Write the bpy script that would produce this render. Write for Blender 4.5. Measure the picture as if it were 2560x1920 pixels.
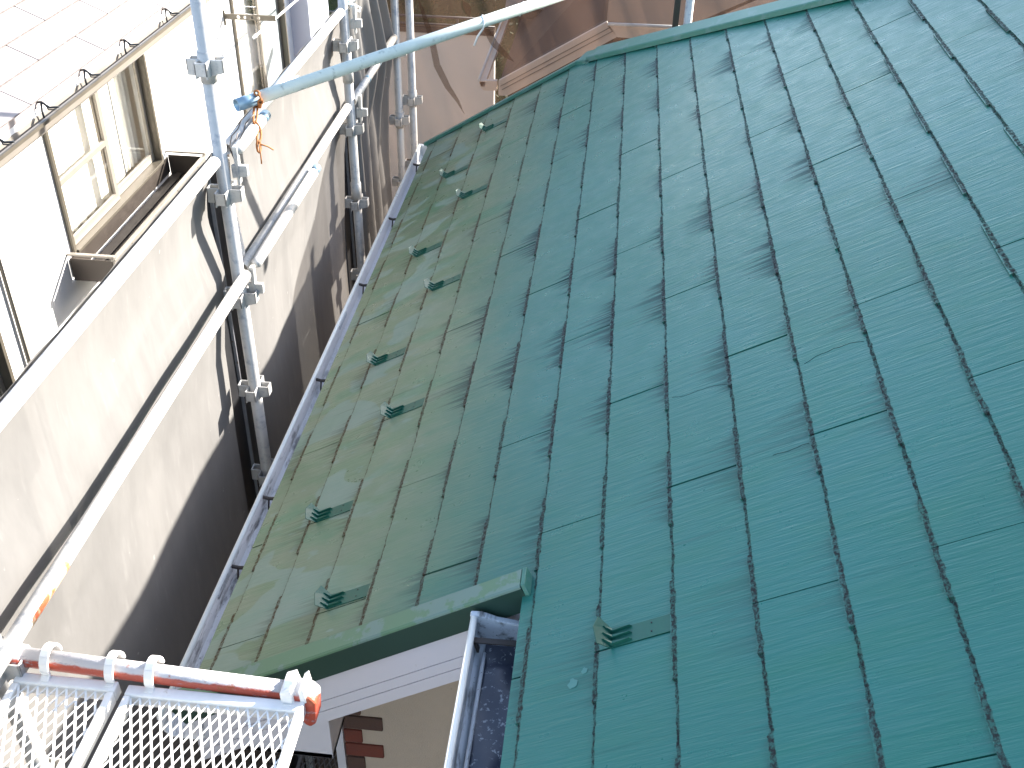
import bpy, bmesh, math, random
from mathutils import Vector, Matrix
random.seed(7)
for o in list(bpy.data.objects): bpy.data.objects.remove(o)
S = bpy.context.scene
COL = S.collection

# ------------------------------------------------------------------ camera
cam_d = bpy.data.cameras.new('camera'); cam = bpy.data.objects.new('camera', cam_d); COL.objects.link(cam)
CR = ((0.9945, 0.1028, 0.0187), (0.0741, -0.5684, -0.8194), (-0.0736, 0.8163, -0.5729))
CC = Vector((0.4032, -1.9971, 2.0489)); CF = 2632.6
xa = Vector(CR[0]).normalized(); za = (-Vector(CR[2])).normalized(); ya = za.cross(xa).normalized(); xa = ya.cross(za)
cam.matrix_world = Matrix(((xa.x, ya.x, za.x, CC.x), (xa.y, ya.y, za.y, CC.y), (xa.z, ya.z, za.z, CC.z), (0, 0, 0, 1)))
cam_d.sensor_width = 36; cam_d.sensor_fit = 'HORIZONTAL'; cam_d.lens = CF / 2560 * 36
cam_d.clip_start = 0.05; cam_d.clip_end = 2000
S.camera = cam

# ------------------------------------------------------------------ light
SUN_EL, SUN_AZ = math.radians(22.8), math.radians(45)      # azimuth from +X towards +Y
W = bpy.data.worlds.new('World'); S.world = W; W.use_nodes = True
wn = W.node_tree; wn.nodes.clear()
sky = wn.nodes.new('ShaderNodeTexSky'); sky.sky_type = 'NISHITA'; sky.sun_disc = False
sky.sun_elevation = SUN_EL; sky.sun_rotation = math.radians(90) - SUN_AZ
sky.air_density = 1.0; sky.dust_density = 1.0; sky.ozone_density = 1.0
bgn = wn.nodes.new('ShaderNodeBackground'); bgn.inputs[1].default_value = 0.13
wo = wn.nodes.new('ShaderNodeOutputWorld')
hs = wn.nodes.new('ShaderNodeHueSaturation'); hs.inputs['Saturation'].default_value = 0.92
wn.links.new(sky.outputs[0], hs.inputs['Color']); wn.links.new(hs.outputs[0], bgn.inputs[0]); wn.links.new(bgn.outputs[0], wo.inputs[0])
sl = bpy.data.lights.new('sun', 'SUN'); sl.energy = 5.0; sl.angle = math.radians(0.55); sl.color = (1.0, 0.95, 0.87)
so = bpy.data.objects.new('sun', sl); COL.objects.link(so)
sd = Vector((math.cos(SUN_EL) * math.cos(SUN_AZ), math.cos(SUN_EL) * math.sin(SUN_AZ), math.sin(SUN_EL)))
so.rotation_euler = sd.to_track_quat('Z', 'Y').to_euler(); so.location = sd * 30
S.view_settings.view_transform = 'Standard'; S.view_settings.look = 'None'
S.view_settings.gamma = 1; S.view_settings.use_curve_mapping = False
S.view_settings.exposure = 2.1
S.render.engine = 'CYCLES'

# ------------------------------------------------------------------ helpers
E = 0.18128; TH = math.radians(31.448); CT, ST, TT = math.cos(TH), math.sin(TH), math.tan(TH)
def RP(a, v, w=0.0):               # roof plane: a metres up the slope, v along the eave, w off the surface
    return Vector((a * CT - w * ST, v, a * ST + w * CT))
def ray(px, py):
    x, y = (px - 1280) / CF, (py - 960) / CF
    return Vector([CR[0][i] * x + CR[1][i] * y + CR[2][i] for i in range(3)])
def at_x(px, py, X): r = ray(px, py); return CC + r * ((X - CC.x) / r.x)
def at_y(px, py, Y): r = ray(px, py); return CC + r * ((Y - CC.y) / r.y)

WL = {}
def prop(o, label=None, cat=None, group=None, kind=None):
    if label: o['label'] = label
    if cat: o['category'] = cat
    if group: o['group'] = group
    if kind: o['kind'] = kind
    return o
def thing(name, loc, label, cat, group=None):
    o = bpy.data.objects.new(name, None); COL.objects.link(o); o.location = loc
    o.empty_display_size = 0.2; WL[o] = Vector(loc)
    return prop(o, label, cat, group)
def link(name, me, wloc, parent=None, rot=None):
    o = bpy.data.objects.new(name, me); COL.objects.link(o)
    wloc = Vector(wloc)
    if parent is not None:
        o.parent = parent; o.location = wloc - WL[parent]
    else: o.location = wloc
    if rot is not None: o.rotation_euler = rot
    WL[o] = wloc
    return o
class MB:                           # collects shapes in world coordinates
    def __init__(s): s.v = []; s.f = []; s.sm = []
    def poly(s, pts, smooth=False):
        n = len(s.v); s.v += [Vector(p) for p in pts]; s.f.append(list(range(n, n + len(pts)))); s.sm.append(smooth)
    def prism(s, pts, d):           # polygon pts pushed by vector d
        d = Vector(d); n = len(s.v); k = len(pts)
        s.v += [Vector(p) for p in pts] + [Vector(p) + d for p in pts]
        s.f.append(list(range(n + k - 1, n - 1, -1))); s.f.append(list(range(n + k, n + 2 * k))); s.sm += [False, False]
        for i in range(k):
            j = (i + 1) % k; s.f.append([n + i, n + j, n + k + j, n + k + i]); s.sm.append(False)
    def box(s, a, b):
        x0, x1 = sorted((a[0], b[0])); y0, y1 = sorted((a[1], b[1])); z0, z1 = sorted((a[2], b[2]))
        s.prism([(x0, y0, z0), (x1, y0, z0), (x1, y1, z0), (x0, y1, z0)], (0, 0, z1 - z0))
    def bar(s, p0, p1, w, h, up=(0, 0, 1)):
        p0, p1 = Vector(p0), Vector(p1); d = (p1 - p0).normalized(); u = Vector(up)
        r = d.cross(u).normalized(); u = r.cross(d)
        s.prism([p0 + r * w / 2 - u * h / 2, p0 - r * w / 2 - u * h / 2, p0 - r * w / 2 + u * h / 2, p0 + r * w / 2 + u * h / 2], p1 - p0)
    def path(s, pts, r, n=12, closed=False, cap=True, radii=None):
        pts = [Vector(p) for p in pts]; m = len(pts); base = len(s.v); prev = None
        for i, p in enumerate(pts):
            if closed: t = pts[(i + 1) % m] - pts[i - 1]
            else: t = pts[min(i + 1, m - 1)] - pts[max(i - 1, 0)]
            t.normalize()
            if prev is None:
                u = t.orthogonal().normalized()
            else:
                u = (prev - t * prev.dot(t)).normalized()
            prev = u; w = t.cross(u); rr = radii[i] if radii else r
            for k in range(n):
                a = 2 * math.pi * k / n; s.v.append(p + (u * math.cos(a) + w * math.sin(a)) * rr)
        for i in range(m if closed else m - 1):
            j = (i + 1) % m
            for k in range(n):
                l = (k + 1) % n
                s.f.append([base + i * n + k, base + i * n + l, base + j * n + l, base + j * n + k]); s.sm.append(True)
        if cap and not closed:
            s.f.append([base + k for k in range(n)][::-1]); s.f.append([base + (m - 1) * n + k for k in range(n)]); s.sm += [False, False]
    def pipe(s, p0, p1, r, wall=0.0025, n=24):      # hollow open-ended tube
        p0, p1 = Vector(p0), Vector(p1); t = (p1 - p0).normalized(); u = t.orthogonal().normalized(); w = t.cross(u); b = len(s.v)
        for p, rr in ((p0, r), (p1, r), (p1, r - wall), (p0, r - wall)):
            for k in range(n):
                a = 2 * math.pi * k / n; s.v.append(p + (u * math.cos(a) + w * math.sin(a)) * rr)
        for q, (i, j) in enumerate(((0, 1), (1, 2), (2, 3), (3, 0))):
            for k in range(n):
                l = (k + 1) % n; s.f.append([b + i * n + k, b + i * n + l, b + j * n + l, b + j * n + k]); s.sm.append(q in (0, 2))
    def grid(s, fn, nu, nv):
        b = len(s.v)
        for i in range(nu + 1):
            for j in range(nv + 1): s.v.append(Vector(fn(i / nu, j / nv)))
        for i in range(nu):
            for j in range(nv):
                q = b + i * (nv + 1) + j; s.f.append([q, q + 1, q + nv + 2, q + nv + 1]); s.sm.append(True)
    def build(s, name, mat, parent=None, label=None, cat=None, group=None, kind=None, bevel=0):
        xs = [min(v[i] for v in s.v) for i in range(3)]; xe = [max(v[i] for v in s.v) for i in range(3)]
        c = Vector([(xs[i] + xe[i]) / 2 for i in range(3)])
        if parent is None: c.z = xs[2]
        me = bpy.data.meshes.new(name); me.from_pydata([v - c for v in s.v], [], s.f); me.update()
        bm = bmesh.new(); bm.from_mesh(me); bmesh.ops.recalc_face_normals(bm, faces=bm.faces); bm.to_mesh(me); bm.free()
        for p, q in zip(me.polygons, s.sm): p.use_smooth = q
        for m in (mat if isinstance(mat, (list, tuple)) else [mat]): me.materials.append(m)
        o = link(name, me, c, parent)
        if bevel:
            m = o.modifiers.new('edge', 'BEVEL'); m.width = bevel; m.segments = 2; m.limit_method = 'ANGLE'; m.angle_limit = math.radians(40)
        return prop(o, label, cat, group, kind)

# ------------------------------------------------------------------ materials
class NT:
    def __init__(s, name):
        s.m = bpy.data.materials.new(name); s.m.use_nodes = True; s.t = s.m.node_tree; s.t.nodes.clear()
        s.out = s.t.nodes.new('ShaderNodeOutputMaterial')
    def n(s, typ, **kw):
        x = s.t.nodes.new('ShaderNode' + typ)
        for k, v in kw.items(): setattr(x, k, v)
        return x
    def l(s, a, b): s.t.links.new(a, b)
    def put(s, sock, v):
        if isinstance(v, bpy.types.NodeSocket): s.l(v, sock)
        else: sock.default_value = v
    def math(s, op, a, b=0.0, c=0.0, clamp=False):
        x = s.n('Math', operation=op, use_clamp=clamp)
        for i, v in enumerate((a, b, c)):
            s.put(x.inputs[i], v)
        return x.outputs[0]
    def pos(s): return s.n('NewGeometry').outputs['Position']
    def obj(s): return s.n('TexCoord').outputs['Object']
    def dot(s, a, v):
        x = s.n('VectorMath', operation='DOT_PRODUCT'); s.put(x.inputs[0], a); x.inputs[1].default_value = v; return x.outputs['Value']
    def comb(s, x, y, z=0.0):
        c = s.n('CombineXYZ')
        for i, v in enumerate((x, y, z)): s.put(c.inputs[i], v)
        return c.outputs[0]
    def noise(s, vec, scale, detail=3.0, rough=0.55, dist=0.0):
        x = s.n('TexNoise'); s.put(x.inputs['Vector'], vec); x.inputs['Scale'].default_value = scale
        x.inputs['Detail'].default_value = detail; x.inputs['Roughness'].default_value = rough; x.inputs['Distortion'].default_value = dist
        return x.outputs['Fac']
    def scalev(s, vec, v):
        x = s.n('VectorMath', operation='MULTIPLY'); s.put(x.inputs[0], vec); x.inputs[1].default_value = v; return x.outputs[0]
    def ramp(s, f, a, b, lo=0.0, hi=1.0):
        x = s.n('MapRange', interpolation_type='SMOOTHSTEP'); s.put(x.inputs[0], f)
        for i, v in zip((1, 2, 3, 4), (a, b, lo, hi)): s.put(x.inputs[i], v)
        return x.outputs[0]
    def mix(s, f, a, b, mode='MIX'):
        x = s.n('MixRGB', blend_type=mode); s.put(x.inputs[0], f)
        s.put(x.inputs[1], a if isinstance(a, bpy.types.NodeSocket) else (*a, 1)); s.put(x.inputs[2], b if isinstance(b, bpy.types.NodeSocket) else (*b, 1))
        return x.outputs[0]
    def bump(s, h, strength, dist, prev=None):
        x = s.n('Bump'); s.put(x.inputs['Height'], h); x.inputs['Strength'].default_value = strength; x.inputs['Distance'].default_value = dist
        if prev is not None: s.l(prev, x.inputs['Normal'])
        return x.outputs[0]
    def bsdf(s, col, rough=0.5, metal=0.0, spec=0.5, normal=None, coat=0.0, coat_r=0.2, trans=0.0):
        p = s.n('BsdfPrincipled'); s.put(p.inputs['Base Color'], col if isinstance(col, bpy.types.NodeSocket) else (*col, 1))
        s.put(p.inputs['Roughness'], rough); s.put(p.inputs['Metallic'], metal); s.put(p.inputs['Specular IOR Level'], spec)
        s.put(p.inputs['Coat Weight'], coat); s.put(p.inputs['Coat Roughness'], coat_r)
        s.put(p.inputs['Transmission Weight'], trans)
        if normal is not None: s.l(normal, p.inputs['Normal'])
        return p.outputs[0]
    def fin(s, sh): s.l(sh, s.out.inputs[0]); return s.m

def simple(name, col, rough=0.6, metal=0.0, var=0.15, scale=6.0, bump=0.0, bscale=60.0, spec=0.5, dirt=None, dscale=3.0, dlo=0.5, dhi=0.75):
    t = NT(name); P = t.obj()
    n1 = t.noise(P, scale, 4)
    c = t.mix(n1, tuple(x * (1 - var) for x in col), tuple(min(1, x * (1 + var)) for x in col))
    if dirt:
        d = t.ramp(t.noise(t.pos(), dscale, 6, 0.65), dlo, dhi); c = t.mix(d, c, dirt)
    nb = t.bump(t.noise(P, bscale, 4), bump, 0.003) if bump else None
    return t.fin(t.bsdf(c, t.ramp(n1, 0.2, 0.8, rough * 0.85, min(1, rough * 1.15)), metal, spec, nb))

def roof_paint():
    t = NT('green_slate_paint'); P = t.pos()
    a = t.dot(P, (CT, 0, ST)); v = t.dot(P, (0, 1, 0))
    ka = t.math('DIVIDE', a, E); k = t.math('FLOOR', t.math('ADD', ka, 0.0)); fr = t.math('SUBTRACT', ka, k)
    av = t.comb(a, v, 0)
    orand = t.n('ObjectInfo').outputs['Random']
    offs = t.comb(t.math('MULTIPLY', orand, 37.0), t.math('MULTIPLY', orand, 91.0), 0)
    adds = t.n('VectorMath', operation='ADD'); t.l(av, adds.inputs[0]); t.l(offs, adds.inputs[1]); avr = adds.outputs[0]
    # colour: teal high on the slope, olive towards the eave: yellowed, patchy paint plus painted-in warm light off the sheets
    zone = t.ramp(t.math('ADD', a, t.math('MULTIPLY', t.math('SUBTRACT', t.noise(av, 2.2, 4), 0.5), 0.5)), 0.35, -0.35)
    big = t.noise(av, 1.3, 3); mid = t.noise(t.scalev(av, (0.6, 2.0, 1)), 5.0, 4)
    teal = t.mix(t.ramp(big, 0.35, 0.65), (0.013, 0.132, 0.095), (0.018, 0.146, 0.116))
    teal = t.mix(t.ramp(mid, 0.4, 0.75, 0, 0.45), teal, (0.010, 0.140, 0.078))
    teal = t.mix(t.math('MULTIPLY', t.ramp(orand, 0.0, 1.0), 0.22), teal, (0.032, 0.155, 0.130))
    olive = t.mix(t.ramp(mid, 0.35, 0.65), (0.150, 0.215, 0.115), (0.190, 0.225, 0.140))
    olive = t.mix(t.ramp(t.noise(t.scalev(av, (0.8, 2.2, 1)), 3.0, 3), 0.52, 0.68, 0, 0.8), olive, (0.095, 0.205, 0.110))
    col = t.mix(t.math('MULTIPLY', zone, 0.85), teal, olive)
    # pale patches of worn paint near the eave, with clean edges
    pn = t.noise(t.scalev(av, (1.0, 1.7, 1)), 3.6, 2, 0.4, 0.6)
    ez = t.ramp(a, -0.18, -0.50)
    patch = t.math('MULTIPLY', t.ramp(pn, 0.530, 0.550), ez)
    speck = t.math('MULTIPLY', t.ramp(t.noise(t.scalev(av, (1, 3.2, 1)), 9.0, 3, 0.6), 0.64, 0.66), t.ramp(a, 0.0, -0.3))
    patch = t.math('MAXIMUM', patch, t.math('MULTIPLY', speck, 0.8))
    col = t.mix(t.math('MULTIPLY', patch, 0.55), col, (0.25, 0.32, 0.27))
    # streaks of grime washed down the slope from the butt tips
    J = 0.455
    vm = t.math('PINGPONG', t.math('ADD', v, 0.0), J / 2)
    cell = t.n('TexWhiteNoise', noise_dimensions='2D')
    t.l(t.comb(k, t.math('FLOOR', t.math('DIVIDE', t.math('ADD', v, J / 2), J))), cell.inputs['Vector']); cr = cell.outputs['Value']
    krow = t.math('MULTIPLY', k, 7.31)
    comb1 = t.noise(t.comb(krow, t.math('MULTIPLY', v, 85.0), t.math('MULTIPLY', a, 2.0)), 1.0, 3, 0.6)
    comb2 = t.noise(t.comb(krow, t.math('MULTIPLY', v, 11.0), 3.0), 1.0, 2)
    zone_n = t.noise(t.comb(a, v, 5.0), 1.1, 2)
    side = t.ramp(vm, t.math('ADD', 0.08, t.math('MULTIPLY', comb2, 0.26)), 0.0)
    amp = t.math('MULTIPLY', t.math('MULTIPLY', t.ramp(cr, 0.0, 0.85), side), t.ramp(zone_n, 0.34, 0.58, 0.35, 1.5))
    reach = t.math('ADD', t.math('MULTIPLY', amp, t.ramp(comb1, 0.36, 0.66)), 0.001)
    fade = t.math('DIVIDE', t.math('SUBTRACT', fr, t.math('SUBTRACT', 1.0, reach)), reach, 0.0, True)
    gr = t.math('MULTIPLY', t.math('POWER', fade, 1.1), t.ramp(amp, 0.02, 0.40, 0.0, 0.78))
    gr = t.math('MULTIPLY', gr, t.ramp(comb1, 0.36, 0.52, 0.25, 1.0))
    veil = t.math('MULTIPLY', t.math('MULTIPLY', t.ramp(fr, 0.35, 1.0), side), t.math('MULTIPLY', t.ramp(cr, 0.45, 1.0), t.ramp(t.noise(t.scalev(avr, (9.0, 120.0, 1)), 1.0, 3, 0.6), 0.40, 0.62, 0, 0.55)))
    gr = t.math('MAXIMUM', gr, veil)
    # odd darker lines following the grain across a whole slate
    ln = t.math('MULTIPLY', t.ramp(t.noise(t.scalev(avr, (1.2, 30.0, 1)), 1.0, 4, 0.65), 0.62, 0.70, 0, 0.42), t.ramp(zone_n, 0.45, 0.6))
    gr = t.math('MAXIMUM', gr, ln)
    gr = t.math('MULTIPLY', gr, t.math('MULTIPLY', t.ramp(a, -0.45, 0.1, 0.55, 1.0), t.ramp(t.math('SUBTRACT', v, t.math('MULTIPLY', a, 0.35)), -0.9, 0.7, 0.3, 1.0)))
    gr = t.math('MULTIPLY', gr, t.ramp(a, 1.0, 1.9, 1.0, 0.55))
    stain = t.mix(t.ramp(a, -0.5, 0.3), (0.075, 0.060, 0.042), (0.026, 0.028, 0.040))
    col = t.mix(gr, col, stain)
    # brown line where dirt sits against each butt edge
    edge_n = t.noise(t.scalev(av, (30.0, 26.0, 1)), 1.0, 4, 0.7)
    rag = t.math('ADD', fr, t.math('MULTIPLY', t.math('SUBTRACT', edge_n, 0.5), 0.09))
    edge = t.math('MAXIMUM', t.ramp(t.math('ADD', rag, t.ramp(vm, 0.139, 0.134, 0.0, 0.012)), 0.950, 0.966), t.math('MULTIPLY', t.ramp(rag, 0.018, 0.0), t.ramp(fr, 0.06, 0.05)))
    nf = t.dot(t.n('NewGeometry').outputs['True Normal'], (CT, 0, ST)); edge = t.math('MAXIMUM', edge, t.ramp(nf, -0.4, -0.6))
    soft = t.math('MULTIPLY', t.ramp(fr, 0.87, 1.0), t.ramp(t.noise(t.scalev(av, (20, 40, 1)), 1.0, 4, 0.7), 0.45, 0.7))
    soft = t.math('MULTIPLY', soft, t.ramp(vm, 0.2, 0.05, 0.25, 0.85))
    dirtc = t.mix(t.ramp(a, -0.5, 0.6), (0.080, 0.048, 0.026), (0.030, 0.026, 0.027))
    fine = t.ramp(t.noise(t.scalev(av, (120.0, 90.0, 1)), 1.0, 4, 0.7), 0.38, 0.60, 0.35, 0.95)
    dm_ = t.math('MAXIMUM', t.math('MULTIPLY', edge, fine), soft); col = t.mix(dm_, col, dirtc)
    grub = t.math('MAXIMUM', dm_, t.math('MULTIPLY', gr, 0.8))
    # fine specks
    sp = t.ramp(t.noise(av, 70.0, 2, 0.5), 0.79, 0.82, 0, 0.6); col = t.mix(sp, col, (0.02, 0.03, 0.03))
    # embossed wood grain running up the slope
    g1 = t.noise(t.scalev(avr, (13.0, 165.0, 1)), 1.0, 3, 0.6)
    g2 = t.noise(t.scalev(avr, (7.0, 62.0, 1)), 1.0, 2, 0.5)
    h = t.math('ADD', t.math('MULTIPLY', g1, 0.6), t.math('MULTIPLY', g2, 0.7))
    nb = t.bump(h, 0.7, 0.0026)
    rough = t.math('ADD', t.ramp(t.noise(avr, 14.0, 3), 0.3, 0.7, 0.27, 0.38), t.math('MULTIPLY', patch, 0.25))
    rough = t.math('ADD', rough, t.math('MULTIPLY', grub, 0.5)); spec = t.math('MULTIPLY', t.math('SUBTRACT', 1.0, t.math('MULTIPLY', grub, 0.95)), 0.55)
    return t.fin(t.bsdf(col, rough, 0, spec, nb, 0.0))

def sheet_cloth(name, base, transl, transp, tcol):
    t = NT(name); P = t.pos()
    n1 = t.noise(t.scalev(P, (1, 1, 0.35)), 9.0, 5, 0.6); n2 = t.noise(t.scalev(P, (1, 1, 0.2)), 26.0, 3, 0.55, 0.2)
    c = t.mix(n1, tuple(x * 0.8 for x in base), tuple(x * 1.2 for x in base))
    c = t.mix(t.ramp(n2, 0.58, 0.78, 0, 0.16), c, tuple(min(1, x * 1.9) for x in base))
    c = t.mix(t.ramp(t.noise(P, 22, 2), 0.74, 0.78, 0, 0.6), c, tuple(min(1, x * 1.8) for x in base))
    if transp > .1:
        fs = t.ramp(t.noise(t.comb(t.dot(P, (5.5, 5.5, 1.9)), t.dot(P, (0, 0, 0.35)), 0), 1.0, 3, 0.5, 0.3), 0.38, 0.60, 0.2, 1.35)
        c = t.mix(fs, (0.02, 0.02, 0.024), c)
    nb = t.bump(t.noise(t.scalev(P, (1, 1, 0.5)), 7, 3, 0.5, 0.2), 0.35, 0.012)
    d = t.n('BsdfDiffuse'); t.l(c, d.inputs[0]); t.l(nb, d.inputs['Normal'])
    tr = t.n('BsdfTranslucent'); tr.inputs[0].default_value = (*tcol, 1)
    if transp > .1: t.l(t.mix(fs, tuple(x * .35 for x in tcol), tcol), tr.inputs[0])
    m1 = t.n('MixShader'); m1.inputs[0].default_value = transl; t.l(d.outputs[0], m1.inputs[1]); t.l(tr.outputs[0], m1.inputs[2])
    tp = t.n('BsdfTransparent'); tp.inputs[0].default_value = (1, 0.96, 0.92, 1)
    m2 = t.n('MixShader'); m2.inputs[0].default_value = transp; t.l(m1.outputs[0], m2.inputs[1]); t.l(tp.outputs[0], m2.inputs[2])
    return t.fin(m2.outputs[0])

def red_pipe():
    t = NT('chipped_red_and_white_pipe'); P = t.pos()
    n = t.noise(t.scalev(P, (6, 10, 10)), 3.0, 5, 0.7)
    under = t.dot(P, (0.06, 1.0, 1.3)); u = t.ramp(t.math('ADD', under, t.math('MULTIPLY', n, 0.03)), -0.414, -0.404)
    c = t.mix(u, (0.40, 0.070, 0.040), (0.52, 0.50, 0.50))
    c = t.mix(t.ramp(t.noise(t.scalev(P, (3, 6, 6)), 7, 5, 0.7), 0.56, 0.66), c, (0.34, 0.33, 0.36))
    c = t.mix(t.ramp(t.noise(P, 18, 5, 0.75), 0.57, 0.66, 0, 0.8), c, (0.34, 0.085, 0.03))
    return t.fin(t.bsdf(c, 0.5, 0.0, 0.5, t.bump(t.noise(P, 160, 3), 0.5, 0.002)))

def gutter_mat(name, col, dirtcol):
    t = NT(name); P = t.pos()
    y = t.dot(P, (0, 1, 0)); x = t.dot(P, (1, 0, 0)); z = t.dot(P, (0, 0, 1))
    d = t.ramp(t.noise(t.scalev(P, (9, 2.2, 9)), 3, 6, 0.7), 0.47, 0.66)
    d = t.math('MULTIPLY', d, t.ramp(y, 2.6, 0.6, 0.1, 0.85))
    c = t.mix(d, col, dirtcol); c = t.mix(t.ramp(t.noise(P, 120, 2), 0.72, 0.76), c, (0.02, 0.02, 0.018))
    return t.fin(t.bsdf(c, 0.35, 0.0, 0.6))

def glass_mat():
    t = NT('window_glass'); g = t.n('BsdfGlossy'); g.inputs['Roughness'].default_value = 0.02; g.inputs[0].default_value = (1, 1, 1, 1)
    tp = t.n('BsdfTransparent'); tp.inputs[0].default_value = (0.99, 0.99, 0.985, 1)
    fz = t.n('Fresnel'); bf = t.n('NewGeometry').outputs['Backfacing']; t.l(t.ramp(bf, 0.0, 1.0, 1.5, 0.6667), fz.inputs[0])
    m = t.n('MixShader'); t.l(fz.outputs[0], m.inputs[0]); t.l(tp.outputs[0], m.inputs[1]); t.l(g.outputs[0], m.inputs[2])
    return t.fin(m.outputs[0])

M = {}
M['slate'] = roof_paint()
M['flash'] = simple('green_flashing_paint', (0.095, 0.19, 0.105), 0.38, var=0.1, scale=5, dirt=(0.13, 0.21, 0.17), dscale=6, dlo=0.52, dhi=0.56, bump=0.1, bscale=30)
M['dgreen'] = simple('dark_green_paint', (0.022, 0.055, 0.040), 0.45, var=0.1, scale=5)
M['hip'] = simple('teal_hip_paint', (0.045, 0.17, 0.125), 0.38, var=0.15, scale=5, dirt=(0.08, 0.19, 0.16), dscale=9, dlo=0.5, dhi=0.58, bump=0.15, bscale=40)
M['crack'] = simple('dirty_crack', (0.02, 0.05, 0.045), 0.9)
M['pole_drop'] = simple('pale_paint_drop', (0.08, 0.22, 0.19), 0.7)
M['guard'] = simple('fresh_green_paint', (0.010, 0.095, 0.062), 0.38, var=0.2, scale=30, bump=0.1)
M['underlay'] = simple('black_roofing_felt', (0.02, 0.022, 0.022), 0.9)
M['white'] = simple('white_board_paint', (0.66, 0.64, 0.68), 0.45, var=0.03, scale=3, dirt=(0.40, 0.38, 0.36), dscale=25, dlo=0.68, dhi=0.78)
M['stucco'] = simple('beige_stucco', (0.52, 0.42, 0.33), 0.9, var=0.06, scale=30, bump=0.6, bscale=220, dirt=(0.35, 0.28, 0.22), dscale=40, dlo=0.66, dhi=0.75)
M['brick'] = simple('red_brown_brick', (0.17, 0.045, 0.030), 0.85, var=0.35, scale=25, bump=0.5, bscale=120)
M['brick_dark'] = simple('brown_brick', (0.10, 0.055, 0.042), 0.85, var=0.3, scale=25, bump=0.5, bscale=120)
M['gutter'] = gutter_mat('pale_grey_gutter', (0.86, 0.86, 0.86), (0.055, 0.045, 0.04))
M['gutter_dark'] = gutter_mat('dirty_gutter', (0.50, 0.53, 0.56), (0.05, 0.045, 0.04))
M['sludge'] = simple('gutter_sludge', (0.035, 0.04, 0.06), 0.25, var=0.4, scale=10, dirt=(0.30, 0.31, 0.33), dscale=70, dlo=0.56, dhi=0.66)
M['bracket'] = simple('rusted_bracket', (0.045, 0.035, 0.03), 0.7, var=0.4, scale=30)
M['steel'] = simple('galvanised_steel', (0.50, 0.485, 0.46), 0.45, metal=0.2, var=0.15, scale=25, bump=0.15, bscale=200, dirt=(0.30, 0.31, 0.33), dscale=25, dlo=0.5, dhi=0.7)
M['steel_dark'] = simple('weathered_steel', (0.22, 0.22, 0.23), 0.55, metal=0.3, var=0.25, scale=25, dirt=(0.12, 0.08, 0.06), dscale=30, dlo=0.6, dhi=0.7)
M['green_steel'] = simple('pale_green_grey_pipe', (0.58, 0.63, 0.57), 0.4, metal=0.05, var=0.1, scale=20, dirt=(0.25, 0.28, 0.25), dscale=30, dlo=0.55, dhi=0.75)
M['band'] = simple('flaked_red_and_yellow_paint', (0.62, 0.42, 0.25), 0.5, var=0.3, scale=30, dirt=(0.55, 0.12, 0.05), dscale=25, dlo=0.5, dhi=0.6)
M['blue_steel'] = simple('blue_grey_pipe_end', (0.22, 0.33, 0.42), 0.35, metal=0.4, var=0.15, scale=40)
M['deck'] = simple('white_zinc_deck', (0.82, 0.80, 0.76), 0.45, metal=0.0, var=0.12, scale=30, dirt=(0.45, 0.40, 0.30), dscale=20, dlo=0.62, dhi=0.75)
M['red'] = red_pipe()
M['rust'] = simple('rusty_chain_steel', (0.33, 0.12, 0.03), 0.8, var=0.5, scale=60, bump=0.4)
M['sheet'] = sheet_cloth('brown_grey_dust_sheet', (0.190, 0.182, 0.174), 0.08, 0.02, (0.22, 0.18, 0.16))
M['net'] = sheet_cloth('brown_see_through_net', (0.034, 0.025, 0.021), 0.42, 0.38, (0.070, 0.042, 0.030))
M['fold'] = simple('doubled_dark_net', (0.022, 0.019, 0.020), 0.95, var=0.3, scale=20)
M['nwall'] = simple('white_house_wall', (0.80, 0.79, 0.77), 0.85, var=0.03, scale=5, bump=0.3, bscale=150)
M['shaded_white_wall'] = simple('white_wall_with_shade_in_colour', (0.50, 0.51, 0.60), 0.85, var=0.04, scale=5)  # white wall turned from the sun, its bluish shade in the colour
M['ntile_plain'] = simple('pale_grey_slate', (0.30, 0.27, 0.265), 0.75, var=0.06, scale=8, bump=0.3, bscale=80)
def ntile_mat():
    t = NT('pale_grey_slate_with_dirty_butts'); P = t.obj(); x = t.dot(P, (1, 0, 0)); n = t.noise(t.pos(), 30, 4, 0.7)
    c = t.mix(t.noise(t.pos(), 7, 4), (0.27, 0.245, 0.24), (0.33, 0.30, 0.295))
    d = t.math('MAXIMUM', t.ramp(x, 0.007, 0.002), t.ramp(x, 0.170, 0.181)); c = t.mix(t.math('MULTIPLY', d, t.ramp(n, 0.3, 0.6, 0.5, 1.0)), c, (0.145, 0.125, 0.118))
    return t.fin(t.bsdf(c, 0.8, 0, 0.3, t.bump(n, 0.3, 0.003)))
M['ntile'] = ntile_mat()
M['bronze'] = simple('bronze_aluminium', (0.115, 0.10, 0.078), 0.4, metal=0.3, var=0.15, scale=10)
M['lbronze'] = simple('pale_bronze_aluminium', (0.25, 0.225, 0.195), 0.4, metal=0.2, var=0.08, scale=10)
M['dbronze'] = simple('dark_bronze_aluminium', (0.060, 0.048, 0.040), 0.45, metal=0.3, var=0.15, scale=10)
M['nbracket'] = simple('black_bracket', (0.02, 0.025, 0.03), 0.6)
M['curtain'] = simple('lace_curtain', (0.86, 0.83, 0.76), 0.9, var=0.05, scale=20)
M['frost'] = simple('frosted_glass', (0.42, 0.46, 0.45), 0.3, var=0.1, scale=4)
M['interior'] = simple('room_interior', (0.7, 0.62, 0.5), 0.9)
M['glass'] = glass_mat()
M['tan'] = simple('tan_fascia_paint', (0.78, 0.64, 0.53), 0.6, var=0.04, scale=4)
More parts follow.
